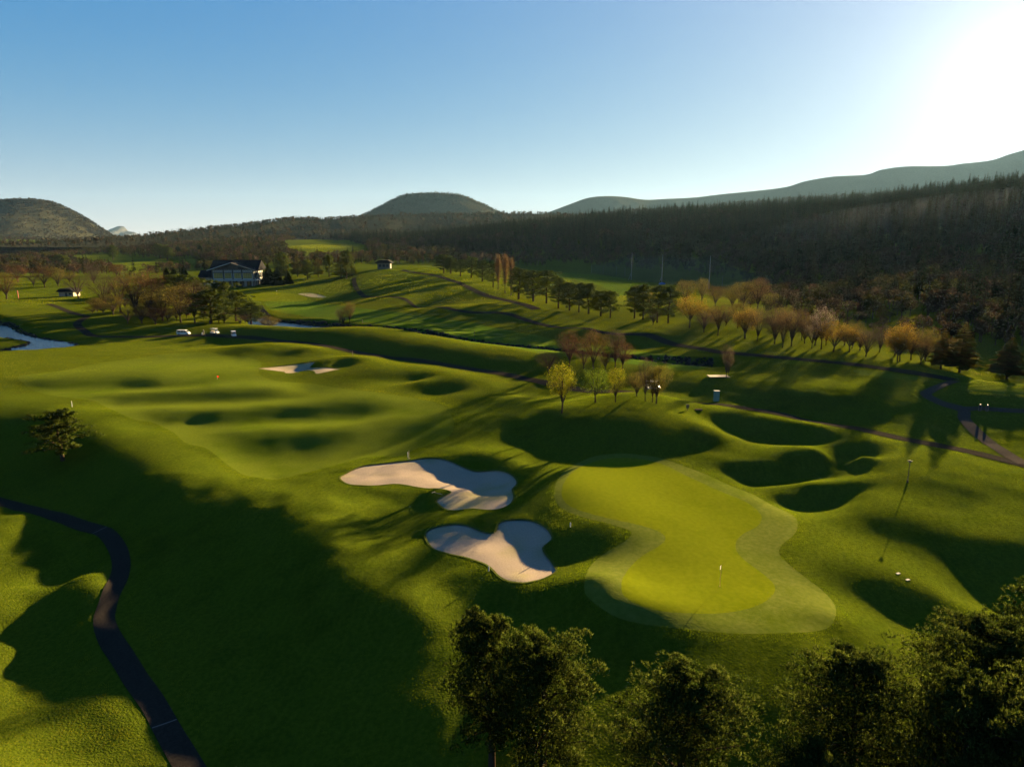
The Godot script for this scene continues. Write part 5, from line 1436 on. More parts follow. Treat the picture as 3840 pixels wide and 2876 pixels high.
# ---------------------------------------------------------------- grass blades
func tuft_patch(seed_: int, size: float, count: int, h0: float, h1: float, width: float, lean: float) -> ArrayMesh:
	rng.seed = seed_
	var s := Soup.new()
	var side := int(ceil(sqrt(count)))
	for k in count:
		var p := Vector3((k % side + rng.randf()) / side - 0.5, 0, (k / side + rng.randf()) / side - 0.5) * size
		var az := rng.randf() * TAU
		var h := rng.randf_range(h0, h1)
		var e := Vector3(cos(az), 0, sin(az)) * width * rng.randf_range(0.6, 1.3)
		var tip := p + Vector3(rng.randfn() * lean * h, h, rng.randfn() * lean * h)
		var g := rng.randf_range(0.75, 1.25)
		var dry := rng.randf()
		var c := Color(g * (1.0 + 0.25 * dry * dry), g, g * (1.0 + 0.4 * dry))
		s.flat_tri(p - e, p + e, tip, c)
	return s.mesh()

var blocked := {}

func block_line(points: Array, half: float) -> void:
	var w := xs.size() - 1
	for p in along(points, 0.5):
		var i0 := cell_at(xs, p.x - half)
		var i1 := cell_at(xs, p.x + half)
		for j in range(cell_at(zs, p.y - half), cell_at(zs, p.y + half) + 1):
			for i in range(i0, i1 + 1): blocked[j * w + i] = true

func grass() -> void:
	for p in [PATH_VALLEY, PATH_MIDDLE, PATH_FORK, PATH_RIGHT, PATH_FAR, PATH_RIDGE]: block_line(p, 1.1)
	block_line(STREAM, 4.5)
	var w := xs.size() - 1
	var pond := along(POND, 3.0, true)
	# near, middle and far lawns: patch size, x range, z range
	var rings := [[1.3, -92.0, 104.0, -150.0, -31.0], [3.2, -230.0, 150.0, -325.0, -150.0], [9.0, -460.0, 160.0, -1050.0, -325.0]]
	var rough := [tuft_patch(1, 1.45, 60, 0.03, 0.09, 0.018, 0.7), tuft_patch(2, 3.6, 64, 0.06, 0.15, 0.05, 0.7), tuft_patch(3, 10.0, 70, 0.15, 0.4, 0.17, 0.6)]
	var mown := [tuft_patch(4, 1.45, 70, 0.02, 0.05, 0.018, 0.7), tuft_patch(5, 3.6, 64, 0.05, 0.10, 0.05, 0.7), tuft_patch(6, 10.0, 70, 0.12, 0.28, 0.17, 0.6)]
	var edge := tuft_patch(7, 0.45, 8, 0.05, 0.14, 0.022, 0.5)
	var fine := tuft_patch(8, 1.45, 110, 0.010, 0.028, 0.015, 0.6)
	var out := {"rough": [[], []], "rough_mid": [[], []], "rough_far": [[], []], "mown": [[], []], "mown_mid": [[], []], "mown_far": [[], []], "fine": [[], []], "edge": [[], []]}
	rng.seed = 99
	for r in 3:
		var ring: Array = rings[r]
		var size: float = ring[0]
		var z: float = ring[3]
		while z < ring[4]:
			var x: float = maxf(ring[1], z * 0.86 - 12.0)
			var xend: float = minf(ring[2], -z * 0.86 + 12.0)
			while x < xend:
				var px := x + rng.randf_range(-0.2, 0.2) * size
				var pz := z + rng.randf_range(-0.2, 0.2) * size
				x += size
				var key := cell_at(zs, pz) * w + cell_at(xs, px)
				var o := owner_of[key]
				if blocked.has(key): continue
				if o >= 0 and surfaces[o].drop > 0: continue
				if r == 0:
					var whole := o != -2
					for q in [Vector2(-0.6, -0.6), Vector2(0.6, -0.6), Vector2(-0.6, 0.6), Vector2(0.6, 0.6)]:
						var k2 := cell_at(zs, pz + q.y) * w + cell_at(xs, px + q.x)
						if owner_of[k2] != o or blocked.has(k2): whole = false
					if not whole:
						# small tufts that stop at the edge
						for n in 9:
							var ex := px + (n % 3 - 1) * 0.43
							var ez := pz + (n / 3 - 1) * 0.43
							if blocked.has(cell_at(zs, ez) * w + cell_at(xs, ex)): continue
							var p := Vector2(ex, ez)
							var inside := false
							for s in surfaces:
								if s.box.has_point(p) and Geometry2D.is_point_in_polygon(p, s.poly):
									inside = true
									break
							if not inside: lay_tuft(out["edge"], ex, ez, -1, 1.0)
						continue
				elif r == 1 and (Geometry2D.is_point_in_polygon(Vector2(px, pz), pond)): continue
				elif r == 2 and o < 0 and pz < -480: continue
				var called := "rough"
				if o >= 0:
					var sc: String = surfaces[o].called
					called = "fine" if sc == "putting_green" and r == 0 else "mown"
				if called != "fine": called += ["", "_mid", "_far"][r]
				if o == -2: o = -1
				lay_tuft(out[called], px, pz, o, 1.0)
			z += size
	var meshes := {"rough": rough[0], "rough_mid": rough[1], "rough_far": rough[2], "mown": mown[0], "mown_mid": mown[1], "mown_far": mown[2], "fine": fine, "edge": edge}
	var names := {"rough": "rough_grass", "rough_mid": "rough_grass", "rough_far": "rough_grass", "mown": "fairway_grass", "mown_mid": "fairway_grass", "mown_far": "fairway_grass", "fine": "putting_green_grass", "edge": "rough_grass"}
	var said := {"rough": "green rough grass on the banks and mounds in front", "rough_mid": "rough grass on the banks by the stream and paths", "rough_far": "rough grass on the far slopes", "mown": "short mown grass of the rolling fairway and the collar", "mown_mid": "short mown grass of the long fairway across the stream", "mown_far": "short mown grass of the distant fairways", "fine": "finely mown grass of the near putting green", "edge": "rough grass fringing the bunkers, fairway and paths"}
	for k in out:
		print(k, " ", out[k][0].size())
		scatter(names[k], meshes[k], M.blades, out[k][0], out[k][1], said[k])

func lay_tuft(into: Array, x: float, z: float, o: int, scale_: float) -> void:
	var n := slope(x, z)
	var t := tone_at(x, z, o)
	var c := Color(0.205, 0.280, 0.006)
	if o >= 0:
		match surfaces[o].called:
			"putting_green": c = Color(0.265, 0.325, 0.004)
			"green_collar": c = Color(0.225, 0.285, 0.022)
			"sand_bunker": c = Color(0.15, 0.19, 0.02)
			_: c = Color(0.240, 0.318, 0.014)
	if o < 0 and z < -150.0: c *= 0.85
	var turn := Basis(Vector3.UP, rng.randf() * TAU)
	var tilt := Basis(Quaternion(Vector3.UP, n))
	into[0].append(Transform3D((tilt * turn).scaled(Vector3.ONE * scale_), on(x, z, -0.01)))
	into[1].append(Color(c.r * t.r, c.g * t.g, c.b * t.b))

# ---------------------------------------------------------------- the smaller things
func cyl(a: Vector3, b: Vector3, r: float, r2 := -1.0, sides := 8) -> ArrayMesh:
	var s := Soup.new()
	s.tube(a, b, r, r if r2 < 0 else r2, Color.WHITE, sides, true)
	return s.mesh()

func block(lo: Vector3, hi: Vector3) -> ArrayMesh:
	var s := Soup.new()
	s.box(lo, hi)
	return s.mesh()

func extrude(outline: PackedVector2Array, z0: float, z1: float) -> ArrayMesh:
	# an outline in x, y given depth along z
	var s := Soup.new()
	if Geometry2D.is_polygon_clockwise(outline): outline.reverse()
	var idx := Geometry2D.triangulate_polygon(outline)
	for k in range(0, idx.size(), 3):
		var a := outline[idx[k]]
		var b := outline[idx[k + 1]]
		var c := outline[idx[k + 2]]
		if (b - a).cross(c - a) > 0:
			var e := b
			b = c
			c = e
		s.flat_tri(Vector3(a.x, a.y, z1), Vector3(b.x, b.y, z1), Vector3(c.x, c.y, z1), Color.WHITE)
		s.flat_tri(Vector3(a.x, a.y, z0), Vector3(c.x, c.y, z0), Vector3(b.x, b.y, z0), Color.WHITE)
	for k in outline.size():
		var a := outline[k]
		var b := outline[(k + 1) % outline.size()]
		s.quad(Vector3(a.x, a.y, z0), Vector3(a.x, a.y, z1), Vector3(b.x, b.y, z1), Vector3(b.x, b.y, z0), Color.WHITE)
	return s.mesh()

func wheel(parent: Node3D, at: Vector3, r: float) -> void:
	var w := part("wheel", cyl(at - Vector3(0, 0, 0.09), at + Vector3(0, 0, 0.09), r, r, 14), M.black, parent)
	part("rim", cyl(at - Vector3(0, 0, 0.10), at + Vector3(0, 0, 0.10), r * 0.55, r * 0.55, 10), M.steel, w)

func flag(at: Array, label: String, cloth: Material) -> void:
	var o := thing("flagstick", on(at[0], at[1]), label, "flagstick")
	part("pole", cyl(Vector3(0, -0.1, 0), Vector3(0, 2.25, 0), 0.022, 0.018), M.flagpole, o)
	var s := Soup.new()
	var prev := Vector3.ZERO
	for k in 9:
		var t := k / 8.0
		var p := Vector3(-0.02 - 0.14 * t + 0.02 * sin(t * 7), 2.22 - 0.10 * t * t, 0.04 * sin(t * 9.0) * t + 0.16 * t)
		if k > 0:
			s.quad(prev, p, p - Vector3(0, 0.42 - 0.05 * t, 0), prev - Vector3(0, 0.42 - 0.05 * (t - 0.125), 0), Color.WHITE)
		prev = p
	part("flag", s.mesh(), cloth, o)
	part("hole_cup", cyl(Vector3(0, -0.1, 0), Vector3(0, 0.004, 0), 0.06, 0.06, 12), M.black, o)

func cart(at: Array, turn: float, label: String) -> void:
	var o := thing("golf_cart", on(at[0], at[1], 0.02), label, "golf cart", "golf carts on the path", turn)
	part("body", extrude(PackedVector2Array([Vector2(-1.5, 0.3), Vector2(1.55, 0.3), Vector2(1.6, 0.62), Vector2(1.2, 0.95), Vector2(0.85, 0.98), Vector2(0.75, 0.5), Vector2(0.2, 0.5), Vector2(0.1, 0.72), Vector2(-0.5, 0.72), Vector2(-0.6, 0.5), Vector2(-0.9, 0.5), Vector2(-1.0, 0.75), Vector2(-1.5, 0.8)]), -0.62, 0.62), M.white, o)
	part("roof", extrude(PackedVector2Array([Vector2(-1.45, 1.82), Vector2(0.95, 1.86), Vector2(1.0, 1.93), Vector2(0.6, 1.99), Vector2(-1.2, 1.97), Vector2(-1.5, 1.88)]), -0.68, 0.68), M.white, o)
	for e in [-0.58, 0.58]:
		part("roof_post", cyl(Vector3(0.9, 0.95, e), Vector3(0.7, 1.86, e), 0.03), M.black, o)
		part("roof_post", cyl(Vector3(-1.35, 0.75, e), Vector3(-1.3, 1.85, e), 0.03), M.black, o)
		wheel(o, Vector3(1.05, 0.27, e), 0.27)
		wheel(o, Vector3(-1.05, 0.27, e), 0.27)
	part("windscreen", extrude(PackedVector2Array([Vector2(0.93, 0.98), Vector2(0.96, 0.98), Vector2(0.76, 1.84), Vector2(0.73, 1.84)]), -0.54, 0.54), M.glass, o)
	for x in [0.0, -0.75]:
		part("seat", block(Vector3(x - 0.28, 0.72, -0.55), Vector3(x + 0.22, 0.85, 0.55)), M.black, o)
		part("backrest", block(Vector3(x - 0.38, 0.85, -0.55), Vector3(x - 0.28, 1.30, 0.55)), M.black, o)

func post(called: String, at: Array, h: float, r: float, mat: Material, label: String, category := "post") -> void:
	var o := thing(called, on(at[0], at[1]), label, category)
	part("shaft", cyl(Vector3(0, -0.2, 0), Vector3(0, h, 0), r), mat, o)
	part("cap", cyl(Vector3(0, h, 0), Vector3(0, h + r * 1.2, 0), r * 1.15, r * 0.5), mat, o)

func things() -> void:
	M.pale = paint(0.25, 0.24, 0.22, 0.9)
	M.flagpole = paint(0.55, 0.30, 0.10, 0.5)
	M.cloth = foliage(lin(0.9, 0.9, 0.9))
	M.cloth_red = foliage(lin(0.8, 0.1, 0.1))
	M.cloth_red.albedo_color = Color(0.8, 0.12, 0.1)
	flag(AT_FLAG[0], "flagstick with a white flag on the near putting green", M.cloth)
	flag(AT_FARFLAG[0], "flagstick on the far putting green by the clubhouse", M.cloth)
	post("marker_post", AT_POSTS[0], 1.2, 0.06, M.white, "white marker post above the lone pine")
	post("marker_post", AT_POSTS[1], 0.9, 0.05, M.white, "pale post behind the large bunker")
	post("marker_post", AT_POSTS[2], 0.5, 0.06, M.white, "short white post between the heart shaped bunker and the green")
	post("marker_post", AT_POSTS[3], 0.5, 0.06, M.white, "short white post on the front edge of the heart shaped bunker")
	post("marker_post", AT_POSTS[4], 1.5, 0.07, M.wood, "dark post on the mound by the small bunker")
	post("marker_post", AT_SIGNS[0], 1.5, 0.08, M.wood, "dark post right of the three stream trees")
	post("marker_post", AT_SIGNS[1], 1.8, 0.08, M.wood, "dark post on the far bank left of the russet clump")
	post("marker_post", AT_REDPOST[0], 4.5, 0.16, M.red, "red post at the far left edge")
	var red := thing("target_flag", on(AT_RED[0][0], AT_RED[0][1]), "small red target flag on the rolling fairway", "flag")
	part("pole", cyl(Vector3(0, -0.1, 0), Vector3(0, 0.9, 0), 0.02), M.white, red)
	var rs := Soup.new()
	rs.quad(Vector3(0, 0.9, 0), Vector3(0.45, 0.85, 0.1), Vector3(0.45, 0.55, 0.1), Vector3(0, 0.55, 0), Color.WHITE)
	part("flag", rs.mesh(), M.cloth_red, red)
	# rakes by the large bunker
	for k in 2:
		var at: Array = AT_RAKES[k]
		var o := thing("bunker_rake", on(at[0], at[1], 0.03), ["pale rake lying on the turf tongue of the large bunker", "rake standing behind the large bunker"][k], "rake", "", 0.9)
		var d := Vector3(0, 0, 1.7) if k == 0 else Vector3(0.1, 1.3, 0)
		part("handle", cyl(Vector3(0, 0.05, 0), d + Vector3(0, 0.1, 0), 0.03), M.cream, o)
		part("head", block(Vector3(-0.3, 0, -0.04), Vector3(0.3, 0.08, 0.04)), M.cream, o)
	# lamp
	var lamp := thing("lamp_post", on(AT_LAMP[0][0], AT_LAMP[0][1], -0.1), "slim lamp post on the right hand mound", "lamp post")
	part("pole", cyl(Vector3.ZERO, Vector3(0, 2.9, 0), 0.06, 0.045), M.timber, lamp)
	part("base", cyl(Vector3.ZERO, Vector3(0, 0.5, 0), 0.14, 0.08), M.timber, lamp)
	part("lamp_head", cyl(Vector3(0, 2.9, 0), Vector3(0, 3.1, 0), 0.10, 0.3, 12), M.steel, lamp)
	part("lid", cyl(Vector3(0, 3.1, 0), Vector3(0, 3.22, 0), 0.32, 0.05, 12), M.timber, lamp)
	# cabinet, sign, plates
	var cab := thing("utility_cabinet", on(AT_CABINET[0][0], AT_CABINET[0][1], -0.1), "tall grey green utility cabinet beside the bank path", "cabinet")
	part("body", block(Vector3(-0.5, 0, -0.35), Vector3(0.5, 2.1, 0.35)), M.cabinet, cab)
	part("lid", block(Vector3(-0.55, 2.1, -0.4), Vector3(0.55, 2.2, 0.4)), M.steel, cab)
	var door := part("door", block(Vector3(-0.42, 0.15, 0.35), Vector3(0.42, 1.95, 0.37)), M.cabinet, cab)
	part("handle", block(Vector3(0.28, 1.0, 0.37), Vector3(0.33, 1.2, 0.41)), M.steel, door)
	var sg := thing("hole_sign", on(AT_MARKERS[0][0], AT_MARKERS[0][1], -0.1), "small dark sign on the right shoulder of the mound", "sign")
	part("post", cyl(Vector3.ZERO, Vector3(0, 0.9, 0), 0.06), M.timber, sg)
	part("board", block(Vector3(-0.25, 0.55, -0.05), Vector3(0.25, 1.25, 0.05)), M.timber, sg)
	single("stone_slab", block(Vector3(-0.7, -0.05, -0.4), Vector3(0.7, 0.12, 0.4)), M.concrete, "flat pale stone slab behind the small dark sign", "slab").position = on(AT_MARKERS[1][0], AT_MARKERS[1][1])
	for k in 2:
		var q: Array = AT_POSTS[5 + k]
		var st := single("white_stone", block(Vector3(-0.22, -0.05, -0.12), Vector3(0.22, 0.05, 0.12)), M.pale, ["upper of two white plates on the right hand ridge", "lower of two white plates on the right hand ridge"][k], "plate", "white plates")
		st.position = on(q[0], q[1] + k * 0.5)
		st.rotation.y = 0.4
	# two dark posts by the pale path
	for k in 2: post("gate_post", AT_BENCH[k], 0.9, 0.22, M.timber, ["left of two dark posts beside the pale path", "right of two dark posts beside the pale path"][k])
	# deck by the stream
	var deck := thing("wooden_deck", on(AT_DECK[0][0], AT_DECK[0][1], 0.25), "small brown wooden deck at the end of the stream", "deck")
	for k in 9: part("plank", block(Vector3(-2.2, 0, -1.2 + k * 0.27), Vector3(2.2, 0.08, -0.96 + k * 0.27)), M.deck if M.has("deck") else M.wood, deck)
	for x in [-2.0, 2.0]:
		for z in [-1.0, 1.0]: part("leg", block(Vector3(x - 0.08, -1.2, z - 0.08), Vector3(x + 0.08, 0, z + 0.08)), M.wood, deck)
	# van and carts
	var van := thing("parked_van", on(AT_VAN[0][0], AT_VAN[0][1], 0.02), "white minivan parked on the path left of the carts", "van")
	part("body", extrude(PackedVector2Array([Vector2(-2.1, 0.3), Vector2(2.1, 0.3), Vector2(2.15, 0.75), Vector2(1.75, 1.05), Vector2(1.1, 1.72), Vector2(0.8, 1.82), Vector2(-1.95, 1.82), Vector2(-2.12, 1.5)]), -0.82, 0.82), M.white, van)
	for e in [-0.83, 0.83]:
		part("window", extrude(PackedVector2Array([Vector2(-1.85, 1.05), Vector2(-0.75, 1.05), Vector2(-0.75, 1.65), Vector2(-1.85, 1.65)]), e - 0.012, e + 0.012), M.glass, van)
		part("window", extrude(PackedVector2Array([Vector2(-0.62, 1.05), Vector2(0.25, 1.05), Vector2(0.25, 1.65), Vector2(-0.62, 1.65)]), e - 0.012, e + 0.012), M.glass, van)
		part("window", extrude(PackedVector2Array([Vector2(0.38, 1.05), Vector2(1.5, 1.08), Vector2(1.02, 1.62), Vector2(0.38, 1.65)]), e - 0.012, e + 0.012), M.glass, van)
		wheel(van, Vector3(1.35, 0.32, e * 0.93), 0.32)
		wheel(van, Vector3(-1.35, 0.32, e * 0.93), 0.32)
	part("windscreen", extrude(PackedVector2Array([Vector2(1.74, 1.08), Vector2(1.77, 1.08), Vector2(1.14, 1.70), Vector2(1.11, 1.70)]), -0.7, 0.7), M.glass, van)
	part("bumper", block(Vector3(2.05, 0.32, -0.8), Vector3(2.22, 0.55, 0.8)), M.steel, van)
	cart(AT_CARTS[0], -0.35, "white golf cart in the middle, right of the person")
	cart(AT_CARTS[1], -1.0, "white golf cart standing rightmost on the path")
	cart(AT_CARTBEHIND[0], -0.3, "white golf cart half hidden behind the mound trees")
	person(AT_PERSON[0])
	# far left: pavilion, hedge, car
	var pav := thing("pavilion", on(AT_PAVILION[0][0], AT_PAVILION[0][1]), "low cream pavilion with a dark roof at the far left", "building")
	part("wall", block(Vector3(-4.0, -0.5, -3), Vector3(4.0, 2.6, 3)), M.cream, pav)
	part("roof", extrude(PackedVector2Array([Vector2(-5.2, 2.5), Vector2(5.2, 2.5), Vector2(3.0, 4.4), Vector2(-3.0, 4.4)]), -4, 4), M.slate, pav)
	part("door", block(Vector3(-0.6, 0, 3.0), Vector3(0.6, 2.1, 3.06)), M.timber, pav)
	part("window", block(Vector3(1.5, 0.9, 3.0), Vector3(3.2, 2.0, 3.05)), M.glass, pav)
	var car := thing("parked_car", on(AT_FARCAR[0][0], AT_FARCAR[0][1]), "white car parked behind the pavilion", "car")
	part("body", extrude(PackedVector2Array([Vector2(-2.1, 0.3), Vector2(2.1, 0.3), Vector2(2.15, 0.8), Vector2(1.2, 0.95), Vector2(0.6, 1.45), Vector2(-1.1, 1.45), Vector2(-1.8, 0.98), Vector2(-2.15, 0.9)]), -0.85, 0.85), M.white, car)
	part("window", extrude(PackedVector2Array([Vector2(-1.5, 0.98), Vector2(1.05, 0.98), Vector2(0.55, 1.38), Vector2(-1.05, 1.38)]), -0.86, 0.86), M.glass, car)
	for e in [-0.8, 0.8]:
		wheel(car, Vector3(1.3, 0.3, e), 0.3)
		wheel(car, Vector3(-1.3, 0.3, e), 0.3)
	M.greywall = paint(0.08, 0.08, 0.075, 0.9)
	var cot := thing("cottage", on(AT_COTTAGE[0][0], AT_COTTAGE[0][1]), "small grey cottage with a hipped roof at the forest edge", "building")
	part("wall", block(Vector3(-4.4, -1, -3), Vector3(4.4, 4.2, 3)), M.greywall, cot)
	part("roof", extrude(PackedVector2Array([Vector2(-6.0, 4.1), Vector2(6.0, 4.1), Vector2(3.2, 6.3), Vector2(-3.2, 6.3)]), -4.2, 4.2), M.slate, cot)
	for x in [-2.6, 0.0, 2.6]: part("window", block(Vector3(x - 0.8, 1.4, 3.0), Vector3(x + 0.8, 3.2, 3.06)), M.glass, cot)
	# driving range masts with their net
	M.net = paint(0.015, 0.05, 0.035, 0.9)
	M.net.transparency = BaseMaterial3D.TRANSPARENCY_ALPHA
	M.net.albedo_color.a = 0.42
	M.net.cull_mode = BaseMaterial3D.CULL_DISABLED
	var tops := []
	for k in AT_POLES.size():
		var q: Array = AT_POLES[k]
		var h: float = [19.5, 19.0, 19.0][k]
		var o := thing("net_mast", on(q[0], q[1], -0.3), ["left", "middle", "right"][k] + " of three tall pale masts of the driving range net", "mast", "driving range masts")
		part("pole", cyl(Vector3.ZERO, Vector3(0, h, 0), 0.24, 0.16), M.steel, o)
		part("brace", cyl(Vector3(-2.2, 0, 0.8), Vector3(0, h * 0.3, 0), 0.12), M.steel, o)
		part("cap", cyl(Vector3(0, h, 0), Vector3(0, h + 0.3, 0), 0.25, 0.1), M.steel, o)
		tops.append(on(q[0], q[1], h))
	var ends := [on(AT_POLES_SMALL[0][0], AT_POLES_SMALL[0][1], 7.0)] + tops + [on(AT_POLES_SMALL[4][0] + 14, AT_POLES_SMALL[4][1] + 40, 8.0)]
	var net := Soup.new()
	for k in ends.size() - 1:
		var a: Vector3 = ends[k] + Vector3(0.4, 0, -0.4)
		var b: Vector3 = ends[k + 1] + Vector3(0.4, 0, -0.4)
		for t in 8:
			var p: Vector3 = a.lerp(b, t / 8.0) - Vector3(0, 10.0 * (0.25 - pow(t / 8.0 - 0.5, 2)), 0)
			var q: Vector3 = a.lerp(b, (t + 1) / 8.0) - Vector3(0, 10.0 * (0.25 - pow((t + 1) / 8.0 - 0.5, 2)), 0)
			net.quad(p, q, on(q.x, q.z, 0.2), on(p.x, p.z, 0.2), Color.WHITE)
	single("range_net", net.mesh(), M.net, "dark green net hung between the driving range masts", "net")
	for k in AT_POLES_SMALL.size():
		var q: Array = AT_POLES_SMALL[k]
		post("net_pole", q, 6.5, 0.12, M.steel, "%s short net pole from the left at the driving range" % ordinal(k), "pole")
	var tarp := single("blue_cover", extrude(PackedVector2Array([Vector2(-2, 0), Vector2(2, 0), Vector2(1.6, 0.9), Vector2(0.3, 1.3), Vector2(-1.4, 1.0)]), -1, 1), M.blue, "blue cover at the foot of the middle net mast", "cover")
	tarp.position = on(AT_BLUE[0][0], AT_BLUE[0][1])

func person(at: Array) -> void:
	var o := thing("person", on(at[0], at[1], 0.03), "person in dark clothes standing beside the golf cart with a white bag", "person")
	var joints := {"hip": Vector3(0, 0.92, 0), "chest": Vector3(0, 1.32, 0.02), "neck": Vector3(0, 1.48, 0.01), "head": Vector3(0, 1.64, 0.03), "kl": Vector3(-0.11, 0.5, 0.03), "fl": Vector3(-0.13, 0.06, -0.02), "kr": Vector3(0.11, 0.5, 0.05), "fr": Vector3(0.15, 0.06, 0.02), "sl": Vector3(-0.2, 1.42, 0), "el": Vector3(-0.27, 1.12, 0.03), "hl": Vector3(-0.25, 0.86, 0.12), "sr": Vector3(0.2, 1.42, 0), "er": Vector3(0.29, 1.14, 0.05), "hr": Vector3(0.22, 0.95, 0.2)}
	var bones := [["hip", "chest", 0.16, 0.17], ["chest", "neck", 0.15, 0.07], ["hip", "kl", 0.11, 0.075], ["kl", "fl", 0.075, 0.05], ["hip", "kr", 0.11, 0.075], ["kr", "fr", 0.075, 0.05], ["sl", "sr", 0.09, 0.09], ["sl", "el", 0.07, 0.05], ["el", "hl", 0.05, 0.04], ["sr", "er", 0.07, 0.05], ["er", "hr", 0.05, 0.04]]
	var s := Soup.new()
	for b in bones:
		var a: Vector3 = joints[b[0]]
		var c: Vector3 = joints[b[1]]
		s.tube(a, c, b[2], b[3], Color.WHITE, 10, true)
	for e in ["fl", "fr"]:
		var f: Vector3 = joints[e]
		s.box(f + Vector3(-0.05, -0.06, -0.08), f + Vector3(0.05, 0.03, 0.17))
	part("body", s.mesh(), M.black, o)
	var ball := SphereMesh.new()
	ball.radius = 0.115
	ball.height = 0.25
	ball.radial_segments = 14
	ball.rings = 8
	var skin := paint(0.35, 0.22, 0.15, 0.6)
	var head := part("head", ball, skin, o)
	head.position = joints.head
	part("cap", cyl(Vector3(0, 1.69, 0.03), Vector3(0, 1.78, 0.02), 0.125, 0.09, 12), M.white, o)
	for e in ["hl", "hr"]:
		var hand := Soup.new()
		var p: Vector3 = joints[e]
		hand.tube(p, p + Vector3(0, -0.08, 0.02), 0.04, 0.035, Color.WHITE, 6, true)
		for f in 4: hand.tube(p + Vector3(-0.03 + f * 0.02, -0.07, 0.02), p + Vector3(-0.03 + f * 0.02, -0.15 + 0.01 * absf(f - 1.5), 0.045), 0.009, 0.008, Color.WHITE, 4, true)
		hand.tube(p + Vector3(0.03, -0.03, 0.03), p + Vector3(0.05, -0.09, 0.06), 0.01, 0.008, Color.WHITE, 4, true)
		part("hand", hand.mesh(), skin, o)
	var bag := thing("golf_bag", on(at[0] - 0.5, at[1] + 0.15, 0.0), "white golf bag standing beside the person", "bag")
	part("bag_body", cyl(Vector3.ZERO, Vector3(0.05, 0.85, 0), 0.15, 0.17, 10), M.white, bag)
	part("strap", cyl(Vector3(0.17, 0.3, 0), Vector3(0.2, 0.7, 0), 0.02), M.black, bag)

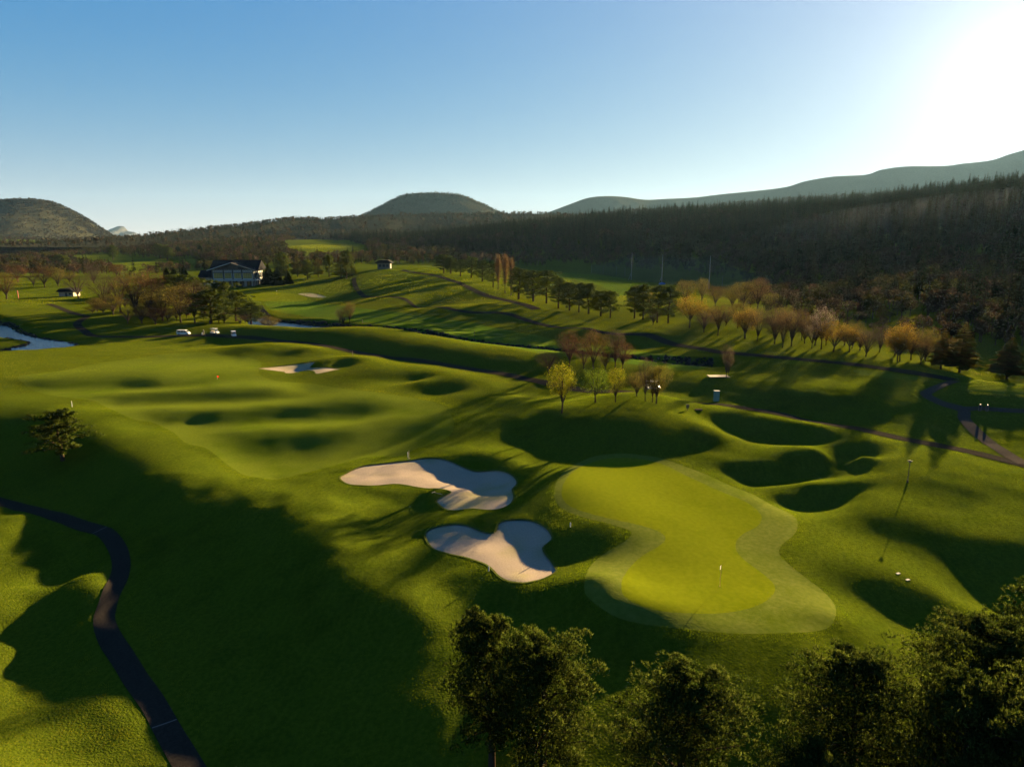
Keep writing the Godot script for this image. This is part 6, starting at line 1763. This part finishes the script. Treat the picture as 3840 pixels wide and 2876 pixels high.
func clubhouse() -> void:
	# half-timbered clubhouse: gabled front towards us, long roof behind, a lower wing at the left
	var c: Array = AT_CLUB[0]
	var o := thing("clubhouse", on(c[0], c[1] - 0.0), "large half timbered clubhouse with a glazed gable front", "building")
	var w := 12.4
	var d := -16.0
	part("wall", block(Vector3(-w, 4.2, d), Vector3(w, 10.4, 0)), M.plaster, o)
	part("lower_wall", block(Vector3(-w + 0.5, -2.0, d), Vector3(w - 0.5, 4.2, -3.2)), M.plaster, o)
	part("floor_band", block(Vector3(-w - 0.6, 3.6, -4), Vector3(w + 0.6, 4.2, 0.9)), M.plaster, o)
	part("terrace", block(Vector3(-w - 3, -2.0, -3), Vector3(w + 5, 0.05, 5)), M.concrete, o)
	# front gable
	part("gable", extrude(PackedVector2Array([Vector2(-w, 10.4), Vector2(w, 10.4), Vector2(0, 13.6)]), -0.4, 0), M.timber, o)
	var roof_front := Soup.new()
	for e in [-1.0, 1.0]:
		var a := Vector3(e * (w + 2.4), 9.7, 2.2)
		var b := Vector3(0, 14.3, 2.2)
		var up := Vector3(0, 0.35, 0)
		var back := Vector3(0, 0, -15)
		roof_front.quad(a + up, b + up, b + up + back, a + up + back, Color.WHITE)
		roof_front.quad(a, b, b + up, a + up, Color.WHITE)
		roof_front.quad(a, b, b + back, a + back, Color.WHITE)
	var rf := part("front_roof", roof_front.mesh(), M.slate, o)
	for e in [-1.0, 1.0]:
		var barge := Soup.new()
		barge.tube(Vector3(e * (w + 2.5), 9.75, 2.3), Vector3(0, 14.4, 2.3), 0.22, 0.22, Color.WHITE, 4, true)
		part("bargeboard", barge.mesh(), M.cream if e > 0 else M.plaster, rf)
	# main roof along x, behind
	part("main_roof", extrude_x([Vector2(-2.5, 9.9), Vector2(-9.5, 15.8), Vector2(-18.5, 9.9)], -w - 3.0, w + 2.2), M.slate, o)
	# left wing
	var wing := part("wing", block(Vector3(-w - 10, -2.0, d + 1), Vector3(-w - 0.003, 5.4, -4)), M.plaster, o)
	part("wing_roof", extrude_x([Vector2(-2.8, 5.2), Vector2(-9.0, 9.6), Vector2(-16.0, 5.2)], -w - 11.0, -w - 0.01), M.slate, wing)
	# posts and rails of the front
	for x in [-w, -5.6, 0.0, 5.6, w]:
		part("timber_post", block(Vector3(x - 0.28, -0.0, -0.02), Vector3(x + 0.28, 10.4, 0.3)), M.timber, o)
	for y in [4.25, 8.45, 10.2]:
		part("timber_rail", block(Vector3(-w, y - 0.16, 0.0), Vector3(w, y + 0.16, 0.26)), M.timber, o)
	for k in 16:
		var x := -w + 0.8 + k * (2 * w - 1.6) / 16.0
		var tr := Soup.new()
		tr.tube(Vector3(x, 8.6, 0.12), Vector3(x + 1.45, 10.05, 0.12), 0.07, 0.07, Color.WHITE, 4)
		tr.tube(Vector3(x + 1.45, 8.6, 0.12), Vector3(x, 10.05, 0.12), 0.07, 0.07, Color.WHITE, 4)
		part("truss_brace", tr.mesh(), M.timber, o)
	M.warm_glass = paint(0.30, 0.24, 0.07, 0.12)
	for b in [[-11.6, -6.2, 5], [-5.0, -0.8, 3], [0.8, 5.0, 3], [6.2, 11.6, 5]]:
		var win := part("window", block(Vector3(b[0], 5.0, 0.0), Vector3(b[1], 8.2, 0.08)), M.timber, o)
		var n: int = b[2]
		var step: float = (b[1] - b[0]) / n
		for k in n:
			part("pane", block(Vector3(b[0] + k * step + 0.08, 5.12, 0.08), Vector3(b[0] + (k + 1) * step - 0.08, 7.2, 0.10)), M.warm_glass, win)
			part("pane", block(Vector3(b[0] + k * step + 0.08, 7.32, 0.08), Vector3(b[0] + (k + 1) * step - 0.08, 8.08, 0.10)), M.warm_glass, win)
	for x in [-10.4, -6.0, -2.0, 2.0, 6.0, 10.4]:
		part("column", block(Vector3(x - 0.3, 0, -0.4), Vector3(x + 0.3, 3.6, 0.2)), M.timber, o)
	for x in [-8.4, -4.0, 0.0, 4.0, 8.4]:
		part("glass_door", block(Vector3(x - 1.4, 0.05, -3.2), Vector3(x + 1.4, 2.9, -3.14)), M.glass, o)
	# the sunlit right side
	for k in 5:
		var z := -1.5 - k * 3.1
		part("timber_post", block(Vector3(w, 0, z - 0.25), Vector3(w + 0.25, 10.4, z + 0.25)), M.timber, o)
		var win := part("window", block(Vector3(w, 5.0, z - 2.4), Vector3(w + 0.06, 8.2, z - 0.7)), M.timber, o)
		part("pane", block(Vector3(w + 0.06, 5.1, z - 2.3), Vector3(w + 0.08, 8.1, z - 0.8)), M.glass, win)
	part("side_gable", extrude_x([Vector2(-3.0, 10.4), Vector2(-9.5, 15.3), Vector2(-16.0, 10.4)], w - 0.3, w), M.cream, o)
	part("balcony", block(Vector3(w, 3.7, d), Vector3(w + 2.2, 4.1, 0)), M.plaster, o)

func extrude_x(outline: Array, x0: float, x1: float) -> ArrayMesh:
	# an outline in z, y given length along x
	var s := Soup.new()
	var n := outline.size()
	for k in n:
		var a: Vector2 = outline[k]
		var b: Vector2 = outline[(k + 1) % n]
		s.quad(Vector3(x0, a.y, a.x), Vector3(x1, a.y, a.x), Vector3(x1, b.y, b.x), Vector3(x0, b.y, b.x), Color.WHITE)
	for k in range(1, n - 1):
		for x in [x0, x1]:
			s.flat_tri(Vector3(x, outline[0].y, outline[0].x), Vector3(x, outline[k].y, outline[k].x), Vector3(x, outline[k + 1].y, outline[k + 1].x), Color.WHITE)
	return s.mesh()
